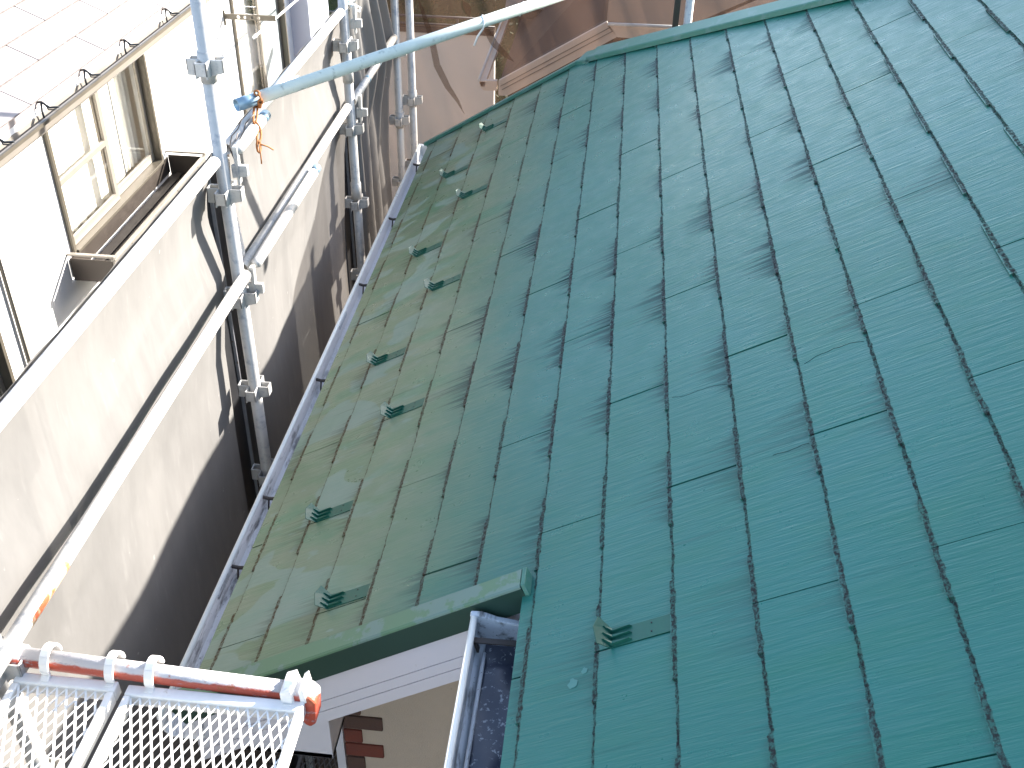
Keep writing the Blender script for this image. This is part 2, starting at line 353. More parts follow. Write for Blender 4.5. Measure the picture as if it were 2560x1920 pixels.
M['tanroof'] = simple('brown_metal_roof', (0.060, 0.036, 0.025), 0.7, var=0.15, scale=3)
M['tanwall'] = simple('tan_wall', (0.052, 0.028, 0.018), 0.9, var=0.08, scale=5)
M['stone'] = simple('grey_brown_slate', (0.16, 0.135, 0.12), 0.55, var=0.3, scale=18, bump=0.7, bscale=90, dirt=(0.65, 0.60, 0.52), dscale=60, dlo=0.66, dhi=0.72)
M['ground'] = simple('dark_earth_and_concrete', (0.10, 0.09, 0.08), 0.95, var=0.3, scale=1.5, bump=0.5, bscale=30, dirt=(0.05, 0.04, 0.035), dscale=2)
M['leaf'] = simple('dark_hedge_leaf', (0.030, 0.060, 0.018), 0.6, var=0.6, scale=4)
M['rail'] = simple('dark_grey_railing', (0.10, 0.11, 0.12), 0.4, metal=0.4)
M['wire'] = simple('tie_wire', (0.12, 0.10, 0.09), 0.6, metal=0.4)
M['cord'] = simple('white_tie_cord', (0.75, 0.75, 0.75), 0.7)
M['black'] = simple('black_plastic', (0.012, 0.012, 0.014), 0.5)
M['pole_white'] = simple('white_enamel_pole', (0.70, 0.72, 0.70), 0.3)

# ------------------------------------------------------------------ ground
g = MB(); g.poly([(-120, -120, -5.8), (120, -120, -5.8), (120, 160, -5.8), (-120, 160, -5.8)])
g.build('ground', M['ground'], kind='structure')

# ------------------------------------------------------------------ the green-roofed house
YN, YF = -0.15, 3.965                # near and far verge of the lower wing
AE = 1.785 * E                       # eave of the main roof, metres up the slope
AW = -4.36 * E                       # eave of the wing
HIP = 4.255                          # x + y on the hip line
YNEAR = -3.2; RX = 3.2              # ridge
house = thing('house', (0.8, 1.0, -5.8), 'house with the green slate roof, white bargeboard and brick quoins', 'house')

T = 0.0060
def tile_bm(v0=0.0022, v1=0.9078, top=0.205):
    lo = []
    knots = [(0, -.012), (.14, -.012), (.1405, 0), (.3245, 0), (.325, -.012), (.595, -.012), (.5955, 0), (.7795, 0), (.78, -.012), (.91, -.012)]
    for v, a in knots:
        v = min(max(v, v0), v1); lo.append((a, v))
    n = len(lo); bm = bmesh.new()
    def wt(a): return -T * a / E
    pts = lo + [(top, v1), (top, v0)]
    tv = [bm.verts.new((a, v, wt(a))) for a, v in pts]; bv = [bm.verts.new((a, v, wt(a) - T + 0.0002)) for a, v in pts]
    bm.faces.new(tv[::-1]); bm.faces.new(bv)
    for i in range(len(pts)):
        j = (i + 1) % len(pts); bm.faces.new([tv[i], tv[j], bv[j], bv[i]])
    bmesh.ops.recalc_face_normals(bm, faces=bm.faces)
    return bm
me_tile = bpy.data.meshes.new('shingle'); b = tile_bm(); b.to_mesh(me_tile); b.free(); me_tile.materials.append(M['slate'])
# the solid roof under the tiles: left slope, far hip slope, right slope
rf = MB()
D = -0.012
def up(x, y, z): return Vector((x, y, z))
def slab(mb, pts, d=(0, 0, -0.09)): mb.prism([Vector(p) for p in pts], d)
ridgez = RX * TT; yr = HIP - RX
xe = AE * CT
Lp = [RP(AW + .004, YN, D), RP(AW + .004, YF, D), RP(AE, YF, D)]
slab(rf, [RP(AW + .012, YN + .01, D), RP(AE + .05, YN + .01, D), RP(AE + .05, YF - .004, D), RP(AW + .012, YF - .004, D)], (0, 0, -0.07))
slab(rf, [(xe + .01, YNEAR, (xe + .01) * TT - .015), (RX, YNEAR, ridgez - .015), (RX, yr, ridgez - .015), (xe + .01, HIP - xe - .01, (xe + .01) * TT - .015)], (0, 0, -0.07))
roof = rf.build('roof', M['underlay'], house)
rs = MB()
slab(rs, [(xe + .02, HIP - xe, xe * TT - .03), (RX, yr, ridgez - .03), (2 * RX - xe, HIP - xe, xe * TT - .03)], (0, 0, -0.05))
slab(rs, [(RX, YNEAR, ridgez - .03), (2 * RX - xe, YNEAR, xe * TT - .03), (2 * RX - xe, HIP - xe, xe * TT - .03), (RX, yr, ridgez - .03)], (0, 0, -0.05))
rs.build('roof_slope', M['hip'], house)

def clipbm(bm, co, no):
    g_ = bm.verts[:] + bm.edges[:] + bm.faces[:]
    r = bmesh.ops.bisect_plane(bm, geom=g_, plane_co=co, plane_no=no, clear_outer=True, dist=1e-6)
    ed = [e for e in r['geom_cut'] if isinstance(e, bmesh.types.BMEdge)]
    if ed: bmesh.ops.edgenet_fill(bm, edges=ed)
shc = 0
for k in range(-5, 21):
    off = 0.455 * (k % 2)
    for j in range(-4, 6):
        j0 = off + j * 0.91
        rnd = random.Random(k * 100 + j)
        dv, da, dw = rnd.uniform(-.0025, .0025), rnd.uniform(-.0015, .0015), rnd.uniform(0, .0005)
        a0, a1 = k * E, (k + 1) * E
        pieces = []
        if k <= 0: pieces = [('wing',)]
        elif k == 1: pieces = [('wing',), ('near',)]
        else: pieces = [('main',)]
        for (z,) in pieces:
            planes = []
            if z == 'wing': planes = [((0, YN, 0), (0, -1, 0)), ((0, YF - .02, 0), (0, 1, 0))]
            if z == 'near': planes = [((0, YN, 0), (0, 1, 0)), ((AE, 0, 0), (-1, 0, 0)), ((0, YNEAR, 0), (0, -1, 0))]
            if z == 'main': planes = [((0, YNEAR, 0), (0, -1, 0)), (((HIP - .02) / CT, 0, 0), (CT, 1, 0))]
            if z == 'wing' and k == -5: planes.append(((AW, 0, 0), (-1, 0, 0)))
            # quick accept / reject on the corners
            loc = Vector((a0 + da, j0 + dv, dw)); cs = [Vector((a, v, 0)) for a in (a0 - .01, a0 + .2) for v in (j0, j0 + .91)]
            out = False; cut = []
            for co, no in planes:
                co, no = Vector(co), Vector(no); d = [(c - co).dot(no) for c in cs]
                if min(d) > -0.004: out = True
                elif max(d) > 0: cut.append((co, no))
            if out: continue
            if not cut: me = me_tile
            else:
                bm = tile_bm()
                for co, no in cut: clipbm(bm, co - loc, no)
                if len(bm.faces) < 4: bm.free(); continue
                bmesh.ops.recalc_face_normals(bm, faces=bm.faces)
                me = bpy.data.meshes.new('shingle'); bm.to_mesh(me); bm.free(); me.materials.append(M['slate'])
            o = link('shingle', me, RP(loc.x, loc.y, loc.z), roof, (0, -TH, 0)); shc += 1
print('shingles', shc)

# flashings -----------------------------------------------------------
fl = MB()
wv = 0.028
# near verge cap: top strip, rolled shoulder, front face
A0, A1 = AW - .02, AE + .01
prof = [(-.140, .006), (-.145, wv), (-.198, wv), (-.2035, wv - .003), (-.205, wv - .008), (-.200, wv - .008), (-.196, wv - .012), (-.150, wv - .012)]
fl.prism([RP(A0, y, w) for y, w in prof], RP(A1, 0, 0) - RP(A0, 0, 0))
vf = fl.build('verge_flashing', M['flash'], house)
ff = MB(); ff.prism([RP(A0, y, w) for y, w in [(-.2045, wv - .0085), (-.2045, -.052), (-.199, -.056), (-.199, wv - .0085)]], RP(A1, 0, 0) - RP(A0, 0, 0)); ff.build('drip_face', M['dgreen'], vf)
f2 = MB(); f2.prism([RP(A1 + .001, -.1405, -.03), RP(A1 + .001, -.1405, wv - .001), RP(A1 + .001, -.199, wv - .001), RP(A1 + .001, -.209, .0), RP(A1 + .001, -.209, -.052)], RP(.012, 0, 0) - RP(0, 0, 0))
f2.build('flashing_end_cap', M['hip'], house, bevel=.002)
# far verge cap
f3 = MB(); prof = [(YF - .026, .002), (YF - .026, .018), (YF + .004, .018), (YF + .006, .014), (YF + .006, -.055), (YF + .0015, -.055), (YF + .0015, .013), (YF - .022, .013), (YF - .022, .002)]
f3.prism([RP(A0, y, w) for y, w in prof], RP(AE + .005, 0, 0) - RP(A0, 0, 0))
f3.build('verge_flashing', M['hip'], house, label='narrow green flashing along the far verge')
# hip cap
f4 = MB()
def hp(x, off, w):       # off: distance in plan from the hip line towards the left slope; w up from that slope
    n = Vector((-1, -1, 0)).normalized(); p = Vector((x, HIP - x, x * TT)) + Vector((0, 0, 0.026)) + n * off
    return p + Vector((0, 0, -off * TT / math.sqrt(2) + w))
prof = [(.088, -.022), (.088, .002), (.084, .006), (0, .012), (-.084, .006), (-.088, .002), (-.088, -.022), (-.085, -.022), (-.084, .001), (0, .007), (.084, .001), (.085, -.022)]
def seg(x): return [hp(x, o_, w_ if o_ >= 0 else w_) for o_, w_ in prof]
# (for negative offsets the far slope drops the same way)
def hp2(x, off, w):
    n = Vector((-1, -1, 0)).normalized(); p = Vector((x, HIP - x, x * TT + .026)) + n * off
    return p + Vector((0, 0, -abs(off) * TT / math.sqrt(2) + w))
def seg(x): return [hp2(x, o_, w_) for o_, w_ in prof]
s0, s1 = seg(xe + .03), seg(RX)
f4.prism(s0, s1[0] - s0[0])
f4.build('hip_cap', M['hip'], house)
f5 = MB(); s2 = [p for p in seg(xe - .03)]; f5.prism([p + Vector((0, 0, -.012)) for p in s2], (s1[0] - s0[0]).normalized() * .12)
f5.build('hip_cap_end', M['hip'], house)
f6 = MB(); f6.prism([(RX - .09, YNEAR, ridgez - .02), (RX, YNEAR, ridgez + .012), (RX + .09, YNEAR, ridgez - .02)], (0, yr - YNEAR, 0)); f6.build('ridge_cap', M['hip'], house)

# bargeboards and walls ----------------------------------------------
bb = MB()
def vb(a, v, z): p = RP(a, v, 0); return Vector((p.x, v, p.z + z))
def board(mb, a0, a1, y, t, z0, z1):
    mb.prism([vb(a0, y, z0), vb(a1, y, z0), vb(a1, y, z1), vb(a0, y, z1)], (0, t, 0))
ba0, ba1 = AW + .03, AE + .02
bz = [-.255, -.210, -.206, -.168, -.164, -.03]
board(bb, ba0, ba1, -.190, .02, bz[4], bz[5]); board(bb, ba0, ba1, -.190, .02, bz[2], bz[3]); board(bb, ba0, ba1, -.190, .02, bz[0], bz[1])
board(bb, ba0, ba1, -.184, .012, bz[0] + .01, bz[5] - .01)
bb.build('bargeboard', M['white'], house)
fb = MB(); board(fb, ba0, ba1, 3.93, .02, -.25, -.03); fb.build('bargeboard', M['tan'], house)
sf = MB(); sf.prism([vb(ba0 + .01, -.17, -.245), vb(ba1, -.17, -.245), vb(ba1, .118, -.245), vb(ba0 + .01, .118, -.245)], (0, 0, .012)); sf.build('soffit', M['white'], house)
# boxed eave end
eb = MB(); p0 = RP(ba0, 0, 0); eb.box((p0.x - .0, -.178, -.575), (-.255, .10, p0.z - .20)); 
eb.prism([(p0.x, -.178, p0.z - .2), (-.255, -.178, p0.z - .2), (-.255, -.178, -.255 * TT - .25), (p0.x, -.178, p0.z - .23)], (0, .27, 0))
eb.build('eave_box', M['white'], house, bevel=.002)
ef = MB(); ef.box((p0.x - .012, -.17, p0.z - .22), (p0.x + .012, YF - .03, p0.z - .035)); ef.build('fascia', M['white'], house)
WC = -0.315; WY = 0.12
wl = MB()
def wallz(x): return x * TT - .245
wl.prism([(WC, WY, -5.79), (1.2, WY, -5.79), (1.2, WY, .02), (xe + .1, WY, wallz(xe + .1)), (WC, WY, wallz(WC))], (0, 3.6, 0))
wall = wl.build('wall', M['stucco'], house)
w2 = MB(); w2.box((.72, -3.0, -5.79), (3.2, WY - .004, .1)); w2.box((1.205, WY + .001, -5.79), (3.2, 3.5, .1)); w2.build('wall', M['stucco'], house, label='main wall behind the gutter')
tr = MB(); tr.box((WC - .030, WY - .012, -5.7), (WC - .002, WY + .03, -.58)); tr.build('corner_trim', M['white'], house)
z = -.50 + 2 * .0715; i = 0
mats = [M['brick'], M['brick_dark']]
while z > -3.2:
    L = .130 if i % 2 == 0 else .062
    rr = random.Random(i)
    q = MB(); q.box((WC + .001, WY - .008, z - .062), (WC + L + rr.uniform(-.003, .003), WY + .01, z))
    bo = q.build('brick', mats[0] if i % 4 in (0, 3) else mats[1], wall, bevel=.003)
    z -= .0715; i += 1

# two drops of white paint, and hairline cracks in three slates
def on_roof(px, py, w=0.0):
    n_ = Vector((-ST, 0, CT)); r_ = ray(px, py); return CC + r_ * ((w - CC.dot(n_)) / r_.dot(n_))
def tile_w(p, extra):
    a_ = p.x * CT + p.z * ST; return -T * ((a_ / E) % 1.0) + extra
for (px, py, rr_) in ((1430, 1707, .011), (1459, 1674, .007)):
    p = on_roof(px, py); w_ = tile_w(p, .0006); a_ = p.x * CT + p.z * ST
    m = MB(); m.prism([RP(a_ + rr_ * (1.0 + .25 * math.sin(q * 2.3)) * math.cos(q * math.pi / 6), p.y + rr_ * 1.25 * (1 + .2 * math.cos(q * 1.7)) * math.sin(q * math.pi / 6), w_) for q in range(12)], RP(0, 0, .0005)); m.build('paint_drop', M['pole_drop'], house)
for pts_ in (((1680, 994), (1709, 990), (1745, 975), (1779, 963), (1809, 958), (1831, 957)), ((2011, 910), (2037, 891), (2083, 870), (2125, 855), (2175, 847)), ((1931, 1136), (1969, 1125), (2003, 1110), (2029, 1102))):
    m = MB(); pp = []
    for q in range(len(pts_) - 1):
        for h_ in (0, .33, .66):
            x_ = pts_[q][0] * (1 - h_) + pts_[q + 1][0] * h_; y_ = pts_[q][1] * (1 - h_) + pts_[q + 1][1] * h_ + random.uniform(-1.2, 1.2)
            p = on_roof(x_, y_); a_ = p.x * CT + p.z * ST; pp.append(RP(a_, p.y, tile_w(p, .0002)))
    m.path(pp, .0008, 5); m.build('crack', M['crack'], house)

# gutters --------------------------------------------------------------
def gutter(name, x, z, y0, y1, wd, mat, parent, inner_top=.0, **kw):
    m = MB()
    op = [(0.0, 0.0), (-.004, .006), (-.002, .012), (.005, .013), (.009, .008), (.008, 0.0), (.010, -.045), (.030, -.066), (.050, -.070), (.053, -.062), (.060, -.070), (wd - .015, -.070), (wd, -.055), (wd, inner_top)]
    ip = [(wd - .003, inner_top), (wd - .003, -.053), (wd - .016, -.067), (.061, -.067), (.053, -.059), (.049, -.067), (.031, -.063), (.0125, -.044), (.0105, -.004)]
    # outer shell
    cols = [(0, 0), (-.005, .005), (-.003, .012), (.005, .014), (.010, .009), (.0095, -.002), (.0125, -.044), (.031, -.063), (.049, -.067), (.053, -.059), (.061, -.067), (wd - .016, -.067), (wd - .003, -.053), (wd - .003, inner_top), (wd, inner_top), (wd, -.057), (wd - .014, -.071), (.03, -.071), (.008, -.048), (.002, -.01)]
    m.prism([(x + a, y0, z + c) for a, c in cols], (0, y1 - y0, 0))
    return m.build(name, mat, parent, **kw)
GX, GZ = -.745, -.470
gt = gutter('gutter', GX, GZ, -.20, 4.03, .125, M['gutter'], house)
lp = MB(); lp.path([(GX + .0025, -.198, GZ + .0125), (GX + .0025, 4.028, GZ + .0125)], .0085, 10); lp.build('gutter_lip', M['pole_white'], gt)  # lip coloured whiter than the gutter to stand for sunlight on it
e1 = MB(); e1.prism([(GX - .008, 4.03, GZ + .016), (GX + .06, 4.03, GZ + .012), (GX + .13, 4.03, GZ + .02), (GX + .13, 4.03, GZ - .06), (GX + .05, 4.03, GZ - .078), (GX - .002, 4.03, GZ - .05)], (0, .03, 0))
e1.build('gutter_end_cap', M['gutter_dark'], gt, bevel=.004)
for y in (3.78, 3.05, 2.33, 1.52, .77, .42):
    m = MB(); m.path([(GX + .002, y, GZ + .004), (GX + .006, y, GZ + .0005), (GX + .03, y + .004, GZ - .008), (GX + .06, y, GZ - .002), (GX + .09, y, GZ + .006), (GX + .118, y, GZ + .012)], .0065, 8)
    m.path([(GX + .03, y, GZ - .008), (GX + .028, y - .01, GZ - .045), (GX + .034, y - .006, GZ - .062)], .004, 6)
    m.build('gutter_bracket', M['bracket'], gt)
for y in (1.93, .28):
    m = MB(); m.prism([(GX - .0075, y, GZ - .012), (GX - .0085, y, GZ + .008), (GX - .005, y, GZ + .0165), (GX + .006, y, GZ + .0175), (GX + .0125, y, GZ + .010), (GX + .0125, y, GZ - .012)], (0, .13, 0)); m.build('gutter_joint', M['gutter_dark'], gt, bevel=.001)
# leaves and grit lying along the inner edge of the gutter
dm = MB(); rr = random.Random(5)
for i in range(260):
    y = rr.uniform(-.1, 2.0) ** 1.0; x = GX + .085 + rr.gauss(0, .012); s = rr.uniform(.003, .010); z = GZ - .060 + rr.uniform(0, .03)
    dm.prism([(x - s, y - s, z), (x + s, y - s * .6, z + rr.uniform(-.002, .002)), (x + s * .6, y + s, z), (x - s * .7, y + s * .8, z)], (rr.uniform(-.002, .002), 0, s))
dm.build('gutter_debris', M['bracket'], gt, kind='stuff')
# short gutter of the main eave, bottom centre
G2X, G2Z = .162, .098
g2 = gutter('gutter', G2X, G2Z, YNEAR + .3, -.235, .14, M['gutter_dark'], house, label='short dirty gutter beside the bargeboard, with dark sludge in it')
m = MB(); m.prism([(G2X - .008, -.235, G2Z + .018), (G2X + .02, -.235, G2Z + .020), (G2X + .06, -.235, G2Z + .006), (G2X + .14, -.235, G2Z - .004), (G2X + .14, -.235, G2Z - .07), (G2X + .03, -.235, G2Z - .078), (G2X - .002, -.235, G2Z - .05)], (0, .018, 0)); m.build('gutter_end_cap', M['gutter_dark'], g2, bevel=.004)
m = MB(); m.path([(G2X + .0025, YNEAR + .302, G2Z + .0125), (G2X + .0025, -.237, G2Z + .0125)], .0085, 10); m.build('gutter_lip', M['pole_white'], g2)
m = MB(); m.bar((G2X + .012, -.29, G2Z - .006), (G2X + .135, -.29, G2Z - .004), .016, .004); m.bar((G2X + .012, -.29, G2Z - .004), (G2X + .02, -.29, G2Z - .04), .016, .006); m.build('gutter_bracket', M['bracket'], g2)
m = MB(); m.grid(lambda u, v: (G2X + .035 + .098 * v, YNEAR + .35 + u * (-.26 - YNEAR - .35), G2Z - .050 + .006 * math.sin(u * 60) * math.sin(v * 5)), 60, 6); m.build('gutter_sludge', M['sludge'], g2)
m = MB(); m.path([(G2X + .036, YNEAR + .35, G2Z - .038), (G2X + .036, -.3, G2Z - .038)], .005, 8); m.build('gutter_rib', M['gutter_dark'], g2)

# snow guards ---------------------------------------------------------
gm = MB()
L = .150
gm.box((0, 0, .0005), (L, .048, .0025))
# upstanding fan, leaning down the slope
gm.prism([(-.001, -.001, .001), (-.001, .053, .001), (-.016, .062, .040), (-.023, .030, .047), (-.019, -.008, .036)], (.0022, 0, .0004))
for y in (.008, .026, .044):
    gm.prism([(.002, y - .004, .0026), (.050, y, .0026), (.002, y + .004, .0026)], (-.004, 0, .007))
    gm.prism([(.003, y - .004, .0026), (.003, y + .004, .0026), (-.014, y, .026)], (.007, 0, .0))
xs = gm
def finish_local(mb, name, mat):
    me = bpy.data.meshes.new(name); me.from_pydata(mb.v, [], mb.f); me.update()
    bm = bmesh.new(); bm.from_mesh(me); bmesh.ops.recalc_face_normals(bm, faces=bm.faces); bm.to_mesh(me); bm.free(); me.materials.append(mat); return me
guard_me = finish_local(gm, 'snow_guard', M['guard'])
nm = MB()
for (a_, v_) in ((.095, .014), (.095, .038)):
    nm.prism([(a_ + .002 * math.cos(t * math.pi / 3), v_ + .002 * math.sin(t * math.pi / 3), .0025) for t in range(6)], (0, 0, .0012))
nail_me = finish_local(nm, 'nail_heads', M['black'])
for k, v in ((-3, .445), (-3, 1.355), (-3, 2.26), (-3, 3.15), (-2, 0.0), (-2, .9), (-2, 1.80), (-2, 2.71), (-2, 3.60), (3, -.462)):
    a = (k + .17) * E; p = RP(a, v + .004, -T * .17)
    o = link('snow_guard', guard_me, p, house, (0, -TH + .028, 0)); link('nail_heads', nail_me, p, o); WL[o] = p
for o in list(house.children):
    if o.name.startswith('snow_guard'):
        for c in o.children: c.location = (0, 0, 0)

# ------------------------------------------------------------------ scaffolding
PX = -.95; PY = [-.45, 1.38, 3.23, 4.47]; PR = .0243
scaf = thing('scaffolding', (PX, 2.0, -5.8), 'grey steel pipe scaffolding standing between the green roof and the brown dust sheets', 'scaffolding')
def pockets(mb, x, y, z, s=1.0):
    for dx, dy in ((1, 0), (-1, 0), (0, 1), (0, -1)):
        c = Vector((x + dx * .042 * s, y + dy * .042 * s, z)); w = .021
        if dx: mb.prism([(c.x - .022, c.y - w, z - .030), (c.x + .022 * 1, c.y - w, z - .018 if dx > 0 else z - .030), (c.x + .022, c.y - w, z + .026), (c.x - .022, c.y - w, z + .026)], (0, .006, 0)); mb.prism([(c.x - .022, c.y + w - .006, z - .030), (c.x + .022, c.y + w - .006, z - .018 if dx > 0 else z - .030), (c.x + .022, c.y + w - .006, z + .026), (c.x - .022, c.y + w - .006, z + .026)], (0, .006, 0)); mb.box((c.x + dx * .016, c.y - w, z - .018), (c.x + dx * .022, c.y + w, z + .026))
        else: mb.box((c.x - w, c.y - .022, z - .028), (c.x - w + .006, c.y + .022, z + .026)); mb.box((c.x + w - .006, c.y - .022, z - .028), (c.x + w, c.y + .022, z + .026)); mb.box((c.x - w, c.y + dy * .016, z - .020), (c.x + w, c.y + dy * .022, z + .026))
def post(x, y, z0, z1, joints, pz, name='post', label=None):
    m = MB(); m.path([(x, y, z0), (x, y, z1)], PR, 24)
    o = m.build(name, M['steel'], scaf, label=label)
    for zj in joints:
        s = MB(); s.pipe((x, y, zj - .10), (x, y, zj + .004), PR + .004, .0045); s.build('sleeve', M['steel'], o)
    for zz in pz:
        s = MB(); pockets(s, x, y, zz); s.build('wedge_pocket', M['steel'], o, bevel=.002)
    return o
post(PX, PY[0], -5.8, .13, [], (.035, -.44, -.9))
post(PX, PY[1], -5.8, 1.6, (.93,), (1.36, .885, .42, -.005, -.44, -.88, -1.33))
post(PX, PY[2], -5.8, 1.4, (.30, -.36), (.885, .39, -.05, -.475, -.93))
post(PX, PY[3], -5.8, 1.4, (-.42,), (.40, -.03, -.47, -.90, -1.35))
post(PX + .075, PY[3] + .075, -5.8, 1.4, (-.30,), (-.36, -.80), label='far post beside the corner of the net')
post(.822, 4.45, -5.8, .55, (), (), label='white post standing just behind the green hip')
m = MB(); m.box((.733, 4.44, -5.8), (.768, 4.46, .6)); m.build('channel_or_shade_strip', M['black'], scaf, label='black channel post beside the white post')
def rail(p0, p1, r=.0213, name='handrail', mat='steel', **kw):
    m = MB(); m.pipe(p0, p1, r); return m.build(name, M[mat], scaf, **kw)
Z1, Z2 = .565, .085
rail((PX, -1.9, Z1), (PX, PY[1] - .06, Z1)); rail((PX, PY[1] + .06, Z1), (PX, PY[2] - .055, Z1)); rail((PX, PY[2] + .055, Z1), (PX, PY[3] - .055, Z1))
rail((PX + .03, PY[0] - .9, Z2), (PX + .03, PY[1] - .0, Z2 + .005)); rail((PX, PY[1] + .055, Z2), (PX, PY[2] - .055, Z2)); rail((PX, PY[2] + .055, Z2 - .01), (PX, PY[3] - .055, Z2 - .01))
# short overlapping pieces with open ends
for ya_, yb_, za_ in ((PY[1] + .06, 2.30, Z2 + .02), (PY[1] + .03, 1.70, Z1 + .012)):
    m = MB(); m.path([(PX + .052, ya_ - .008, za_), (PX + .052, ya_, za_), (PX + .052, ya_ + .012, za_), (PX + .052, yb_, za_)], .0213, 20, radii=[.008, .016, .0213, .0213]); m.build('short_rail', M['steel'], scaf)
for y, z in ((2.30, Z2 + .02), (1.70, Z1 + .012)):
    m = MB(); m.pipe((PX + .0515, y + .0005, z), (PX + .0515, y + .055, z), .0211); m.build('rail_end', M['blue_steel'], scaf)
m = MB(); m.pipe((PX + .03, -.36, Z2 + .0005), (PX + .03, -.16, Z2 + .0015), .0218); m.build('painted_band', M['band'], scaf)
for yc in (1.56, 3.57):  # black boxes that paint shade into the gaps between dust sheets
    m = MB(); m.box((-1.100, yc - .15, -5.8), (-1.080, yc + .15, Z1 - .12)); m.build('channel_or_shade_strip', M['black'], scaf, label='black strip added as the shade in the gap between two dust sheets')
    m = MB(); m.box((-1.079, yc - .030, -5.8), (-1.066, yc - .020, Z1 - .14)); m.build('lit_edge_strip', M['steel_dark'], scaf)  # thin strip added as the lit line beside that shade
# joints between rail sections (darker bands)
for y, z in ((3.30, Z1), (3.62, Z2 - .01), (3.9, Z2 - .01)):
    m = MB(); m.pipe((PX, y, z), (PX, y + .03, z), .0222); m.build('rail_collar', M['blue_steel'], scaf)
# wedge blades hanging under the rails at the posts
for y, z in ((PY[1], Z1 - .06), (PY[1], Z2 - .06), (PY[2], Z1 - .07), (PY[2], Z2 - .05)):
    m = MB(); m.prism([(PX + .040, y + .01, z + .09), (PX + .058, y + .01, z + .09), (PX + .054, y + .01, z - .05), (PX + .046, y + .01, z - .06)], (0, .028, 0))
    m.prism([(PX + .028, y + .012, z + .02), (PX + .085, y + .012, z + .02), (PX + .085, y + .012, z - .02), (PX + .028, y + .012, z - .03)], (0, .02, 0)); m.build('wedge', M['steel'], scaf, bevel=.002)
# the red and white chipped cross tube
RY, RZ = -.43, .036
m = MB(); m.path([(PX + .02, RY, RZ + .012), (-.24, RY, RZ - .020)], .0235, 24); m.build('ledger', M['red'], scaf, label='chipped red and white cross tube carrying the mesh decks')
m = MB(); m.prism([(-.255, RY - .026, RZ + .005), (-.195, RY - .028, RZ - .005), (-.180, RY - .03, RZ - .022), (-.185, RY - .03, RZ - .095), (-.200, RY - .03, RZ - .11), (-.215, RY - .03, RZ - .10), (-.225, RY - .03, RZ - .045), (-.255, RY - .026, RZ - .045)], (0, .055, 0)); m.build('ledger_head', M['red'], scaf, bevel=.006)
m = MB(); m.prism([(-.262, RY - .034, RZ + .010), (-.235, RY - .034, RZ + .024), (-.225, RY - .034, RZ - .05), (-.262, RY - .034, RZ - .055)], (0, .066, 0)); m.prism([(-.218, RY - .03, RZ + .015), (-.206, RY - .03, RZ + .028), (-.200, RY - .03, RZ - .02), (-.216, RY - .03, RZ - .03)], (0, .06, 0)); m.build('ledger_wedge', M['deck'], scaf, bevel=.003)
m = MB(); m.path([(PX - .03, RY, RZ + .01), (PX + .055, RY, RZ + .008)], .031, 20); m.build('ledger_socket', M['red'], scaf)
# a lower ledger in the shade
m = MB(); m.path([(PX, -.45, -1.80), (-.2, -.45, -1.80)], .0235, 20); m.path([(PX, 1.38, -1.80), (-.42, 1.38, -1.80)], .0235, 20); m.build('ledger', M['steel_dark'], scaf)

